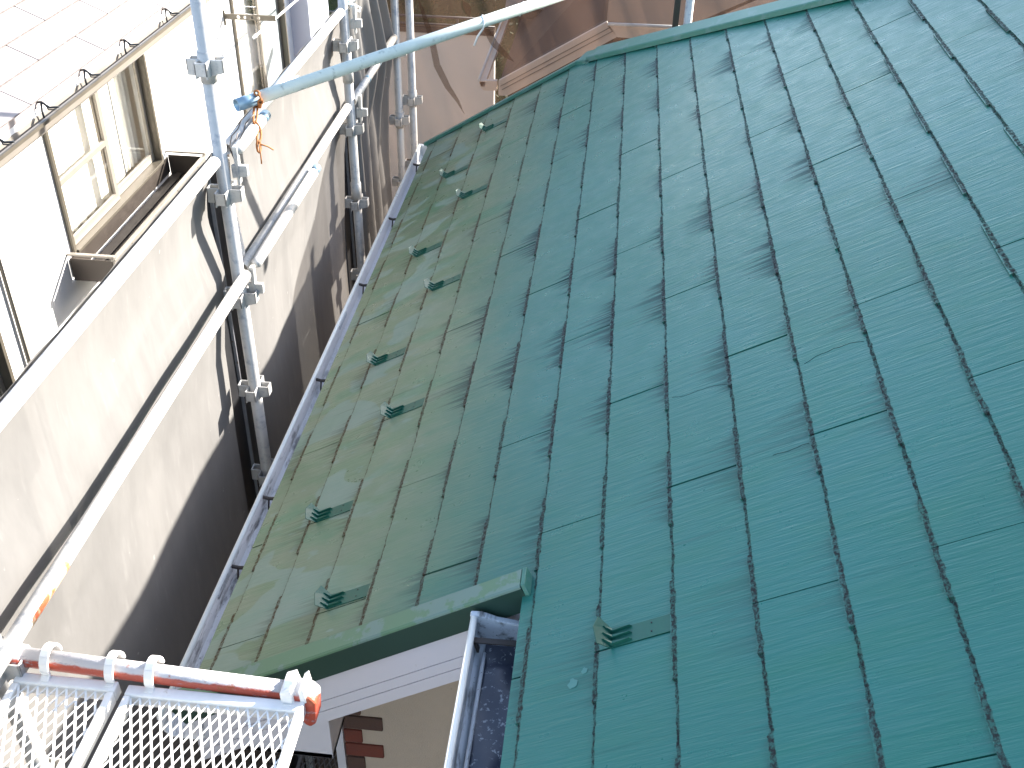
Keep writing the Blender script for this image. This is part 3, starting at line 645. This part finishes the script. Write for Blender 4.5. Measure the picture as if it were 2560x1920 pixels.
# mesh decks ----------------------------------------------------------
def plank(label, x0, x1, yend, ylen, zt, mat, hooks=True, tone='deck'):
    t = thing('scaffold_plank', ((x0 + x1) / 2, yend - ylen / 2, zt - .04), label, 'scaffold plank', 'expanded metal scaffold planks')
    fr = MB(); w = .022; h = .036
    fr.box((x0, yend - ylen, zt - h), (x0 + w * .8, yend, zt + .003)); fr.box((x1 - w * .8, yend - ylen, zt - h), (x1, yend, zt + .003))
    fr.box((x0, yend, zt - h), (x1, yend + .030, zt + .004)); fr.box((x0, yend - ylen - .03, zt - h), (x1, yend - ylen, zt + .004))
    fr.build('frame', M[tone], t, bevel=.004)
    me = MB(); ax, ay = .01175, .0276; ww = x1 - x0 - .03; xa_, xb_ = x0 + .015, x1 - .015; ya_, yb_ = yend - ylen, yend
    n = int((ww + ylen * ax / ay) / (2 * ax)) + 3
    for fam in (0, 1):
        for i in range(-n, n):
            # line through (xa_+2*ax*i, yb_) heading (+-ax, -ay)
            sx = 1 if fam == 0 else -1; X0 = xa_ + 2 * ax * i
            # clip against x range and y range
            tlo, thi = 0.0, ylen / ay
            t0 = (xa_ - X0) / (sx * ax); t1 = (xb_ - X0) / (sx * ax)
            lo, hi = min(t0, t1), max(t0, t1); lo = max(lo, tlo); hi = min(hi, thi)
            if hi - lo < .2: continue
            p0 = Vector((X0 + sx * ax * lo, yb_ - ay * lo, zt - .006 + fam * .0008)); p1 = Vector((X0 + sx * ax * hi, yb_ - ay * hi, zt - .006 + fam * .0008))
            if fam == 0: me.bar(p0, p1, .0050, .0024, (.35, .15, 1))
            else: me.bar(p0, p1, .0025, .0032, (0, 0, 1))
    me.build('deck_mesh', M[tone], t, kind='stuff')
    # cross bearers below the mesh
    cb = MB(); y = yend - .22
    while y > yend - ylen + .1:
        cb.box((x0 + .018, y - .012, zt - h), (x1 - .018, y + .012, zt - h + .015)); y -= .42
    cb.build('cross_bearer', M['steel_dark'], t)
    if hooks:
        for hx in ((x0 + .065, x1 - .028) if x1 - x0 < .3 else (x0 + .045, x1 - .05)):
            zc = RZ + .012 - (hx - PX) * .045; R_ = .028
            m = MB(); pts = [(yend + .01, zt)]
            for q in range(0, 9):
                an = math.radians(200 - q * 25); pts.append((RY + R_ * 1.12 * math.cos(an), zc + R_ * 1.45 * math.sin(an)))
            outer = [Vector((hx, y_, z_)) for y_, z_ in pts]; nrm = []
            for i_, p in enumerate(outer):
                tdir = outer[min(i_ + 1, len(outer) - 1)] - outer[max(i_ - 1, 0)]; tdir.normalize(); nn = Vector((0, -tdir.z, tdir.y)); nrm.append(nn)
            ww_ = .022
            for i_ in range(len(outer) - 1):
                a_, b_ = outer[i_], outer[i_ + 1]; na, nb_ = nrm[i_] * .007, nrm[i_ + 1] * .007
                m.prism([a_, b_, b_ + nb_, a_ + na], (ww_, 0, 0))
            m.build('hook', M[tone], t, bevel=.0015)
    return t
plank('narrow expanded metal scaffold plank at the bottom left corner, left of the wider one', -.905, -.655, -.485, 1.45, .02, 'deck')
plank('wider expanded metal scaffold plank hooked on the red tube, right of the narrow one', -.632, -.205, -.487, 1.45, .015, 'deck')
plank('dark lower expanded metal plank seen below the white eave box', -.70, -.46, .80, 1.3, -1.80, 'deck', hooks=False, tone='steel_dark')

# loose inclined pipe and its chain ------------------------------------
dp0 = Vector((-.965, 1.64, .652)); dp1 = dp0 + (Vector((.05, 2.82, .752)) - dp0) * 1.5
dd = (dp1 - dp0).normalized(); dp0 = dp0 - dd * .0
t = thing('loose_pipe', (-.2, 1.5, .6), 'long pale green-grey pipe slanting over the handrail, its blue end chained', 'pipe')
m = MB(); m.pipe(dp0 + dd * .09, dp1, .0243); m.build('pipe', M['green_steel'], t)
m = MB(); m.pipe(dp0, dp0 + dd * .0895, .0240); m.build('pipe_end', M['blue_steel'], t)
ch = thing('chain', (PX, 1.64, .50), 'rusty brown chain wrapped round the pipe end and the top handrail', 'chain')
c0 = dp0 + dd * .085
pts = []
for i in range(9):
    an = math.radians(120 - i * 38); up_ = Vector((0, 0, 1)); side = dd.cross(up_).normalized(); u_ = side.cross(dd)
    pts.append(c0 + (side * math.cos(an) + u_ * math.sin(an)) * .029)
pts = pts[1:7] + [Vector((PX + .055, 1.615, .60)), Vector((PX + .075, 1.60, .575)), Vector((PX + .08, 1.56, .55)), Vector((PX + .085, 1.54, .52))]
for i in range(len(pts) - 1):
    a_, b_ = pts[i], pts[i + 1]; c_ = (a_ + b_) / 2; d_ = (b_ - a_); hl = max(d_.length * .62, .012); d_.normalize(); o_ = d_.orthogonal().normalized()
    if i % 2: o_ = d_.cross(o_)
    m = MB(); m.path([c_ + d_ * hl * math.cos(q * math.pi / 5) + o_ * .008 * math.sin(q * math.pi / 5) for q in range(10)], .0042, 6, closed=True); m.build('chain_link', M['rust'], ch)
m = MB(); hb = Vector((PX + .085, 1.55, .545)); m.path([hb, hb + Vector((.012, -.03, -.03)), hb + Vector((.018, -.05, -.055))], .003, 6); m.path([hb, hb + Vector((.02, .03, -.02)), hb + Vector((.03, .06, -.045))], .003, 6); m.build('hook', M['rust'], ch)
# cords
def cord(pts, label, r=.003, mat='cord', name='cord', group='white cords tied to the scaffolding'):
    m = MB(); m.path(pts, r, 6); m.build(name, M[mat], label=label, cat='cord', group=group)
cq = dp0 + dd * 1.22
cord([cq + Vector((0, 0, .028)), cq + Vector((.01, -.026, .01)), cq + Vector((.005, -.02, -.022)), cq + Vector((-.02, -.01, -.06)), cq + Vector((-.035, -.01, -.10))], 'white cord tied near the top of the slanting pipe', .0045)
cq = dp0 + dd * 1.46
cord([cq + Vector((.003, .0, .027)), cq + Vector((0, -.027, .002)), cq + Vector((-.01, -.012, -.027)), cq + Vector((-.05, -.01, -.02))], 'white cord wound round the slanting pipe at the top edge of the photo', .005)
cord([(PX + .01, PY[2] - .02, Z1 + .03), (PX + .04, PY[2] + .03, Z1 + .02), (PX + .05, PY[2] + .10, Z1 - .01), (PX + .05, PY[2] + .15, Z1 - .03), (PX + .06, PY[2] + .08, Z1 - .03), (PX + .045, PY[2] + .02, Z1 - .0)], 'white loop of cord at the middle post on the top handrail', .005)
cord([at_x(716, 190, -.97), at_x(712, 200, -.96), at_x(722, 202, -.95), at_x(735, 195, -.97), at_x(745, 190, -.98)], 'small white loop of cord on the top edge of the sheet above the pipe', .004)
tw = thing('wire', (PX, PY[1] + .03, Z1 - .1), 'thin dark wire twisted round the near post under the top handrail', 'wire')
rr = random.Random(3)
for i in range(5):
    b_ = Vector((PX + .03, PY[1] + .035, Z1 - .01)); pts = [b_]
    for q in range(4): b_ = b_ + Vector((rr.uniform(-.01, .025), rr.uniform(-.02, .035), rr.uniform(-.05, .03) if i % 2 else rr.uniform(.0, .04))); pts.append(b_)
    m = MB(); m.path(pts, .0022, 6); m.build('strand', M['wire'], tw)

# ------------------------------------------------------------------ dust sheets
def wav(y, z, s):
    return (.50 * math.sin(y * 3.1 + s) + .28 * math.sin(y * 6.3 + z * 2.1 + 2 * s) + .07 * math.sin(y * 13.7 - z * 3.3 + s * 3) + .18 * math.sin(z * 4.1 + y * 2.2 + s))
def sheet(y0, y1, s, label, xoff=0.0, amp=.022, fold=0.0, ztop=Z1, flare=0.0, nfold=7):
    def fn(u, v):
        y = y0 + (y1 - y0) * u
        if v < .06:                               # hem tied just behind the rail
            q_ = v / .06
            return (PX - .0235 - .004 * q_ + xoff, y, ztop + .012 - .012 * q_ + .004 * math.sin(y * 23))
        k = (v - .06) / .94; z = ztop - k * 5.9
        near = 1 - min(1, abs(z - Z2) / .34)      # pulled in where the lower rail presses
        settle = min(1, k * 22)
        base = PX - .029 - .050 * settle * (1 - .75 * max(0, near)) - .02 * min(1, max(0, -z) * 1.5)
        x = base + amp * settle * (1 - .6 * max(0, near)) * wav(y, z, s)
        x += fold * settle * (math.sin(u * nfold * 6.28 + .6 * math.sin(z * 3 + s)) + .45 * math.sin(u * nfold * 14.1 + z * 1.7)) 
        e = max(0, 1 - u * (y1 - y0) / .10); x -= flare * e * settle
        yy = y + (fold * .5) * math.cos(u * nfold * 6.28 + z) * settle + .012 * math.sin(z * 4 + s) * (1 if u > .98 or u < .02 else 0)
        return (x + xoff, yy, z)
    m = MB(); m.grid(fn, 90, 200)
    o = m.build('dust_sheet', M['sheet'], label=label, cat='dust sheet', group='brown dust sheets lashed to the scaffolding')
    return o
sheet(-1.9, PY[1] + .005, .4, 'large sunlit dust sheet left of the near post, at the left edge of the photo', xoff=-.006, amp=.030)
sheet(PY[1] + .185, PY[2] + .115, 2.1, 'sunlit dust sheet between the near post and the middle post', amp=.034)
sheet(PY[2] + .29, PY[3] + .13, 4.0, 'dark bunched dust sheet in folds between the middle post and the far corner post', fold=.042, amp=.03, nfold=4, ztop=Z1)
def netfn(u, v):
    x = -1.06 + 5.8 * u; z = .80 - 6.4 * v
    y = 4.585 + .035 * math.sin(x * 2.3 + 1) * (1 - .3 * v) + .02 * math.sin(x * 5.1 + z * 2.0) + .012 * math.sin((x + z) * 9) + .016 * math.sin(x * 13 + 3 * math.sin(z * 1.4))
    for cx, sl_, am, wd in ((-.55, -.55, .05, .05), (-.15, -.8, .06, .06), (.35, -.5, .05, .07), (.9, -.7, .05, .06), (1.5, -.6, .05, .08)):
        dx_ = x - (cx - sl_ * (.3 - z) + .05 * math.sin(z * 4 + cx)); y -= am * .4 * math.exp(-(dx_ / wd / 1.5) ** 2)
    return (x, y, z)
m = MB(); m.grid(netfn, 320, 110)
snet = m.build('safety_net', M['net'], label='brown see-through net hanging behind the far verge of the green roof', cat='net')

for pts_ in (((120, -20), (150, 60), (215, 250), (255, 450), (330, 600), (400, 700), (445, 790)), ((560, 190), (600, 210), (650, 300), (740, 390), (790, 430)), ((430, 0), (470, 60), (480, 120))):
    m = MB(); pp = [at_y(1000 + x * .3617, y * .3617, 4.545) for x, y in pts_]; n_ = len(pp)
    up_ = Vector((.02, -.012, .012))
    m.grid(lambda u, v: pp[min(int(u * (n_ - 1)), n_ - 2)].lerp(pp[min(int(u * (n_ - 1)), n_ - 2) + 1], u * (n_ - 1) - min(int(u * (n_ - 1)), n_ - 2)) + up_ * (v - .5) * 2.2 * math.sin(math.pi * min(.98, max(.02, u))), 24, 2); f_ = m.build('fold', M['net'], snet)

# ------------------------------------------------------------------ white house on the left
NX = -3.0
nh = thing('house', (-6, 5, -5.8), 'white house on the left with a pale slate roof, bronze windows and a gutter', 'house')
NEY, NZT = 9.75, -.10
W1 = (3.765, 5.31, -1.235, -.290)         # y0 y1 z0 z1
W2 = (7.22, 8.72, -2.6, -.29)
W0 = (1.6, 2.80, -2.2, -.9)
def wall_with_holes(mb, x, y0, y1, z0, z1, holes, th):
    ys = sorted({y0, y1, *[h[0] for h in holes], *[h[1] for h in holes]}); zs = sorted({z0, z1, *[h[2] for h in holes], *[h[3] for h in holes]})
    for i in range(len(ys) - 1):
        for j in range(len(zs) - 1):
            cy, cz = (ys[i] + ys[i + 1]) / 2, (zs[j] + zs[j + 1]) / 2
            if any(h[0] < cy < h[1] and h[2] < cz < h[3] for h in holes): continue
            mb.box((x - th, ys[i], zs[j]), (x, ys[i + 1], zs[j + 1]))
m = MB(); wall_with_holes(m, NX, -6, 8.95, -5.79, NZT, [W0, W1, W2], .12); nwall = m.build('wall', M['nwall'], nh)
m = MB(); m.box((NX - .25, 8.951, -5.79), (-2.80, 9.73, NZT + .1)); m.build('wall', M['shaded_white_wall'], nh, label='white pier at the far end, bluish shade put into its colour')
m = MB(); m.box((NX - 5, -5.9, -5.79), (NX - 1.2, 9.5, NZT)); m.build('room', M['interior'], nh)
m = MB()
for w in (W1,):
    m.box((NX - .125, w[0] + .35, w[2] + .1), (NX - .129 - .01, w[1], w[3]))
def window(w, mull=.505, transom=True, curtain=True, frosted=False, name='window'):
    y0, y1, z0, z1 = w
    f = MB(); t_ = .032
    f.box((NX - .06, y0, z0), (NX + .022, y0 + t_, z1)); f.box((NX - .06, y1 - t_, z0), (NX + .022, y1, z1)); f.box((NX - .06, y0 + t_, z1 - t_), (NX + .026, y1 - t_, z1)); f.box((NX - .06, y0 + t_, z0), (NX + .035, y1 - t_, z0 + .022))
    win = f.build(name, M['bronze'], nh, bevel=.002)
    ym = y0 + (y1 - y0) * mull
    for i, (ya_, yb_, xo) in enumerate(((y0 + t_, ym + .03, -.012), (ym - .03, y1 - t_, -.036))):
        s_ = MB(); st = .052 if i == 0 else .036
        zb, zt_ = z0 + .024, z1 - t_
        s_.box((NX + xo - .02, ya_, zb), (NX + xo, ya_ + .035, zt_)); s_.box((NX + xo - .02, yb_ - st, zb), (NX + xo, yb_, zt_)); s_.box((NX + xo - .02, ya_ + .035, zt_ - .035), (NX + xo, yb_ - st, zt_)); s_.box((NX + xo - .02, ya_ + .035, zb), (NX + xo, yb_ - st, zb + .06))
        if i == 0 and transom: s_.box((NX + xo - .02, ya_ + .035, (zb + zt_) / 2 - .03), (NX + xo, yb_ - st, (zb + zt_) / 2 + .01))
        s_.build('sash', M['lbronze'], win, bevel=.001)
        g_ = MB(); g_.box((NX + xo - .012, ya_ + .036, zb + .061), (NX + xo - .008, yb_ - st - .001, zt_ - .036)); g_.build('pane', M['frost'] if (frosted and i == 1) else M['glass'], win)
    if curtain:
        c = MB(); c.grid(lambda u, v: (NX - .112 + .006 * math.sin(u * 55) + .003 * math.sin(u * 131 + v), y0 + .02 + (y1 - y0) * .74 * u, z0 + .02 + (z1 - z0 - .03) * v), 120, 3); c.build('curtain', M['curtain'], win)
    return win
w = window(W1)
c = MB(); c.grid(lambda u, v: (NX - .16 + .02 * math.sin(u * 28), W1[1] - .32 + .30 * u, W1[2] + .02 + .9 * v), 30, 2); c.build('curtain', M['curtain'], w)
window(W2, .52, False, True, True)
w0 = window(W0, .5, False, False)
# window rail boxes (flower rails) under the windows
def rail_box(y0, y1, z0, z1, px, drop):
    r = MB(); x1 = NX + px
    r.box((NX + .02, y0 + .011, z0), (x1 - .013, y1 - .011, z0 + .006))
    b_ = r.build('rail_box', M['dbronze'], nh)
    q = MB(); q.box((NX + .003, y0 + .012, z0 + .02), (NX + .012, y1 - .012, z1 - .016)); q.build('back_panel', M['dbronze'], b_)
    for ye in (y0, y1 - .010):
        q = MB(); q.box((NX + .012, ye, z0), (x1 - .012, ye + .010, z1)); q.build('end_panel', M['dbronze'], b_, bevel=.002)
    q = MB(); q.box((x1 - .012, y0, z0), (x1, y1, z1)); q.box((x1 - .018, y0 - .01, z1 + .002), (x1 + .014, y1 + .01, z1 + .018)); q.build('front_panel', M['lbronze'], b_, bevel=.003)
    for ya in (y0 - .008, y1 - .022):
        q = MB(); q.box((NX + .003, ya, z1 + .022), (x1 + .006, ya + .03, z1 + .036)); q.build('top_rail', M['lbronze'], b_, bevel=.003)
    for xx in (.06, .14, .22):
        q = MB(); q.box((NX + xx, y0 + .0115, z0 + .007), (NX + xx + .05, y1 - .0115, z0 + .018)); q.build('floor_slat', M['dbronze'], b_)
    y = y0 + .28
    while y < y1 - .1:
        q = MB(); q.box((x1 - .0005, y, z0 + .02), (x1 + .003, y + .004, z1 - .01)); y += .42; q.build('panel_joint', M['dbronze'], b_)
rail_box(3.70, 5.42, -1.385, -1.225, .31, 0)
rail_box(6.32, 8.80, -1.83, -1.66, .31, 0)
# downpipe and seams on the left wall
m = MB(); m.path([(NX + .02, 2.98, -.35), (NX + .02, 2.98, -5.7)], .014, 10); m.build('cable_pipe', M['bronze'], nh)
# neighbour eave: soffit, fascia, gutter
EX = -2.60
m = MB(); m.box((NX - .1, -6, -.115), (EX - .02, 9.8, -.095)); m.build('soffit', M['nwall'], nh)
m = MB(); m.box((EX - .02, -6, -.12), (EX, 9.8, .055)); m.build('fascia', M['nwall'], nh)
ng = MB()
prof = [(.0, -.02), (.004, -.055), (.03, -.075), (.075, -.075), (.10, -.05), (.106, .0), (.112, .004), (.112, .014), (.102, .014), (.098, -.048), (.073, -.070), (.032, -.070), (.009, -.052), (.004, -.02)]
ng.prism([(EX + a_, -6, .0 + c_) for a_, c_ in prof], (0, 15.8, 0))
ngut = ng.build('gutter', M['lbronze'], nh)
mm = MB(); mm.box((EX + .1125, -6, -.006), (EX + .124, 9.8, .014)); mm.build('gutter_lip', M['bronze'], ngut)
for y in (2.62, 3.10, 3.62, 4.18, 4.86, 5.5, 6.2, 6.9):
    q = MB(); q.path([(EX - .004, y, .045), (EX + .03, y, .050), (EX + .07, y, .022), (EX + .118, y + .006, .026)], .0065, 6); q.path([(EX + .03, y, .050), (EX + .025, y - .005, .0), (EX + .03, y - .004, -.05)], .006, 6); q.path([(EX + .045, y, .04), (EX + .062, y, .010), (EX + .095, y, .012)], .004, 6); q.build('gutter_bracket', M['nbracket'], ngut)
# roof of the white house, slates one by one
NP = math.radians(25.5); C2, S2 = math.cos(NP), math.sin(NP)
def NR(a, v, w=0.0): return Vector((EX + .03 - a * C2 + w * S2, v, .070 + a * S2 + w * C2))
m = MB(); m.prism([NR(0.02, -6, -.012), NR(0.02, 9.85, -.012), NR(4.5, 9.85, -.012), NR(4.5, -6, -.012)], (0, 0, -.05))
nroof = m.build('roof', M['ntile_plain'], nh)
sm = MB(); T2 = .007
def w2(a): return -T2 * a / .182
sm.prism([(0, .002, w2(0)), (.20, .002, w2(.20)), (.20, .902, w2(.20)), (0, .902, w2(0))], (0, 0, -T2 + .0004))
slate_me = finish_local(sm, 'slate', M['ntile'])
for k in range(0, 11):
    for j in range(1, 8):
        v0 = .27 + .455 * (k % 2) + j * .91
        if k > 7 and j > 5: continue
        p = NR(k * .182, v0 + random.uniform(-.002, .002))
        o = link('slate', slate_me, p, nroof); o.rotation_euler = (0, NP, math.pi) if False else (0, 0, 0)
        # local x must point up the slope (-C2, 0, S2)
        o.rotation_mode = 'QUATERNION'
        mx = Matrix(((-C2, 0, S2), (0, 1, 0), (S2, 0, C2))).transposed()
        mx = Matrix(((-C2, 0, S2), (0, -1, 0), (S2, 0, C2)))
        o.rotation_quaternion = mx.to_quaternion(); o.location.y += .91
# laundry bracket and pole
hb = MB(); y_, z_ = 7.03, -.61
brk = []
m = MB(); x0 = NX + .002
# arm out of the wall, a strip with holes, standing on edge
segs = 30; L_ = .44; hgt = .05
holes = [(.13, .014), (.19, .014), (.25, .014), (.31, .014)]
def strip(mb, y, zt, x0, L, h, t, holes):
    xs_ = [0]; 
    for c_, r_ in holes: xs_ += [c_ - r_, c_ + r_]
    xs_.append(L)
    for i in range(len(xs_) - 1):
        if i % 2 == 0: mb.box((x0 + xs_[i], y, zt - h), (x0 + xs_[i + 1], y + t, zt))
        else:
            c_, r_ = holes[i // 2]; zc = zt - h / 2; n = 10
            up_ = [(x0 + c_ - r_, y, zt)] + [(x0 + c_ + r_ * math.cos(math.pi - q * math.pi / n), y, zc + r_ * math.sin(q * math.pi / n)) for q in range(n + 1)] + [(x0 + c_ + r_, y, zt)]
            for q in range(1, len(up_) - 2):
                a_, b_ = up_[q], up_[q + 1]; mb.prism([a_, b_, (b_[0], y, zt), (a_[0], y, zt)], (0, t, 0)); mb.prism([(a_[0], y, 2 * zc - a_[2]), (b_[0], y, 2 * zc - b_[2]), (b_[0], y, zt - h), (a_[0], y, zt - h)], (0, t, 0))
strip(m, 7.03, -.600, x0, .46, .045, .004, holes)
m.box((x0, 7.025, -.70), (x0 + .012, 7.04, -.57)); m.box((x0, 7.022, -.602), (x0 + .46, 7.045, -.598))
m.build('laundry_bracket', M['bronze'], nh)
pA = at_x(636, 92, -2.62); pB = at_x(742, 0, -2.62)
m = MB(); dirp = (pB - pA); m.path([pA, pA + dirp * .02, pA + dirp * 2.3], .011, 10); m.path([pA - dirp * .01, pA + dirp * .03], .016, 10)
m.build('laundry_pole', M['pole_white'], label='thin white laundry pole resting on the holed bracket by the far window', cat='laundry pole')

# ------------------------------------------------------------------ balcony with hedge beyond the white house
bal = thing('balcony', (-3.3, 12, -5.8), 'pale balcony wall with a dark coping and grey railing beyond the white house', 'balcony')
m = MB(); m.box((-4.9, 12.0, -5.8), (-1.2, 12.15, -2.17)); m.build('parapet', M['nwall'], bal)
m = MB(); m.box((-4.9, 11.97, -2.168), (-1.2, 12.2, -2.10)); m.build('coping', M['dbronze'], bal)
m = MB(); m.path([(-4.9, 12.05, -1.975), (-1.2, 12.05, -1.975)], .018, 8); m.path([(-4.9, 12.05, -2.075), (-1.2, 12.05, -2.075)], .015, 8); m.build('handrail', M['rail'], bal)
for x in (-4.3, -3.86, -3.46, -2.9, -2.3, -1.7):
    m = MB(); m.box((x - .014, 12.04, -2.1), (x + .014, 12.07, -1.98)); m.build('baluster', M['rail'], bal)
m = MB(); m.box((-3.72, 11.9, -5.8), (-3.64, 11.99, -2.17)); m.build('corner_post', M['dbronze'], bal)
hm = MB(); rr = random.Random(11); hm.grid(lambda u, v: (-5.4 + 4.8 * u, 13.75 + .1 * math.sin(u * 40) * math.sin(v * 31), -4.4 + 5.4 * v), 40, 40)
for i in range(9000):
    p = Vector((rr.uniform(-5.2, -.8), 13.2 + rr.uniform(-.5, .5), rr.uniform(-4.2, .9))); s = rr.uniform(.02, .055)
    a_ = Vector((rr.gauss(0, 1), rr.gauss(0, 1), rr.gauss(0, 1))).normalized(); b_ = a_.orthogonal().normalized(); c_ = a_.cross(b_)
    hm.poly([p - b_ * s, p - c_ * s * .5, p + b_ * s, p + c_ * s * .5])
hm.build('hedge', M['leaf'], label='dark green hedge behind the grey railing at the top of the photo', cat='hedge')

# ------------------------------------------------------------------ tan house behind the net
th_ = thing('house', (1.0, 9.0, -5.8), 'tan house with a sloping bargeboard seen through the brown net', 'house')
n3 = lambda x, y, Y: at_y(1000 + x * .3617, y * .3617, Y)
def flat(name, pts, Y, depth, mat, parent, **kw):
    m = MB(); m.prism([n3(x, y, Y) for x, y in pts], (0, depth, 0)); return m.build(name, mat, parent, **kw)
flat('bargeboard', [(680, 560), (1430, 152), (1500, 255), (1010, 520), (740, 662), (680, 660)], 7.0, .04, M['tan'], th_)
for k_ in (.35, .6):
    p0 = n3(680 + 40 * k_, 560 + 100 * k_, 6.995); p1 = n3(1430 + 70 * k_, 152 + 103 * k_, 6.995); m = MB(); m.bar(p0, p1, .006, .006); m.build('board_groove', M['lbronze'], th_)
flat('fascia', [(1431, 175), (1960, 200), (1980, 300), (1640, 268), (1501, 257)], 7.0, .04, M['tan'], th_)
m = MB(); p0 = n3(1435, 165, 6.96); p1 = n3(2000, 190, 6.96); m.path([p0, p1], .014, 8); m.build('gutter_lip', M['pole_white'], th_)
p0 = n3(545, 560, 7.0); p1 = n3(670, 560, 7.0)
m = MB(); m.prism([p0, p1, n3(668, 628, 7.0), n3(580, 625, 7.0), n3(555, 600, 7.0)], (0, .05, 0)); gq = m.build('gutter', M['tan'], th_)
m = MB(); m.prism([n3(550, 566, 7.0), n3(590, 566, 7.0), n3(590, 600, 7.0), n3(560, 598, 7.0)], (0, 3.2, 0)); m.build('gutter_run', M['tan'], gq)
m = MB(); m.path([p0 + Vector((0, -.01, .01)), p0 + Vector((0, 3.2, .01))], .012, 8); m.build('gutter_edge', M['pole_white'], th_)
a_ = n3(690, 560, 7.03); b_ = n3(1430, 152, 7.03); c_ = n3(1960, 198, 7.03)
m = MB(); m.prism([a_ + Vector((0, .02, .0)), b_ + Vector((0, .02, .0)), b_ + Vector((0, 1.1, .30)), a_ + Vector((0, 4, .0))], (0, 0, -.03)); m.prism([b_ + Vector((0, .02, 0)), c_ + Vector((0, .02, 0)), c_ + Vector((1.0, .9, .22)), b_ + Vector((0, 1.1, .30))], (0, 0, -.03))
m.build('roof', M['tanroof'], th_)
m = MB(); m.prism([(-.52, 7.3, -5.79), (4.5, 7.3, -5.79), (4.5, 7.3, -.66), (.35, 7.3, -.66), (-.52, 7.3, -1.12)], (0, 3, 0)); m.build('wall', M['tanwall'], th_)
# slate roof further back, tiles with bright joints
sr = thing('house', (2.2, 10.2, -5.8), 'grey-brown slate roof glinting in the sun above the tan house, top of the photo', 'house')
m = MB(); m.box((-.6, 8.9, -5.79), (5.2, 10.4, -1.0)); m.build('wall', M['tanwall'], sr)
slm = MB(); slm.box((0, 0, 0), (.285, .30, .012)); slm_me = finish_local(slm, 'slate', M['stone'])
base = MB(); ang = math.radians(24)
def SR(u, v, w=0): return Vector((-.7 + u, 8.55 + v * math.cos(ang) - w * math.sin(ang), -.86 + v * math.sin(ang) + w * math.cos(ang)))
base.prism([SR(0, 0, -.01), SR(6, 0, -.01), SR(6, 2.4, -.01), SR(0, 2.4, -.01)], (0, 0, -.08)); srr = base.build('roof', M['tanroof'], sr)
for r_ in range(7):
    for c__ in range(20):
        p = SR(c__ * .292 + (.146 if r_ % 2 else 0), r_ * .27, .004 * 1)
        o = link('slate', slm_me, p, srr); o.rotation_euler = (ang - .03, 0, 0)
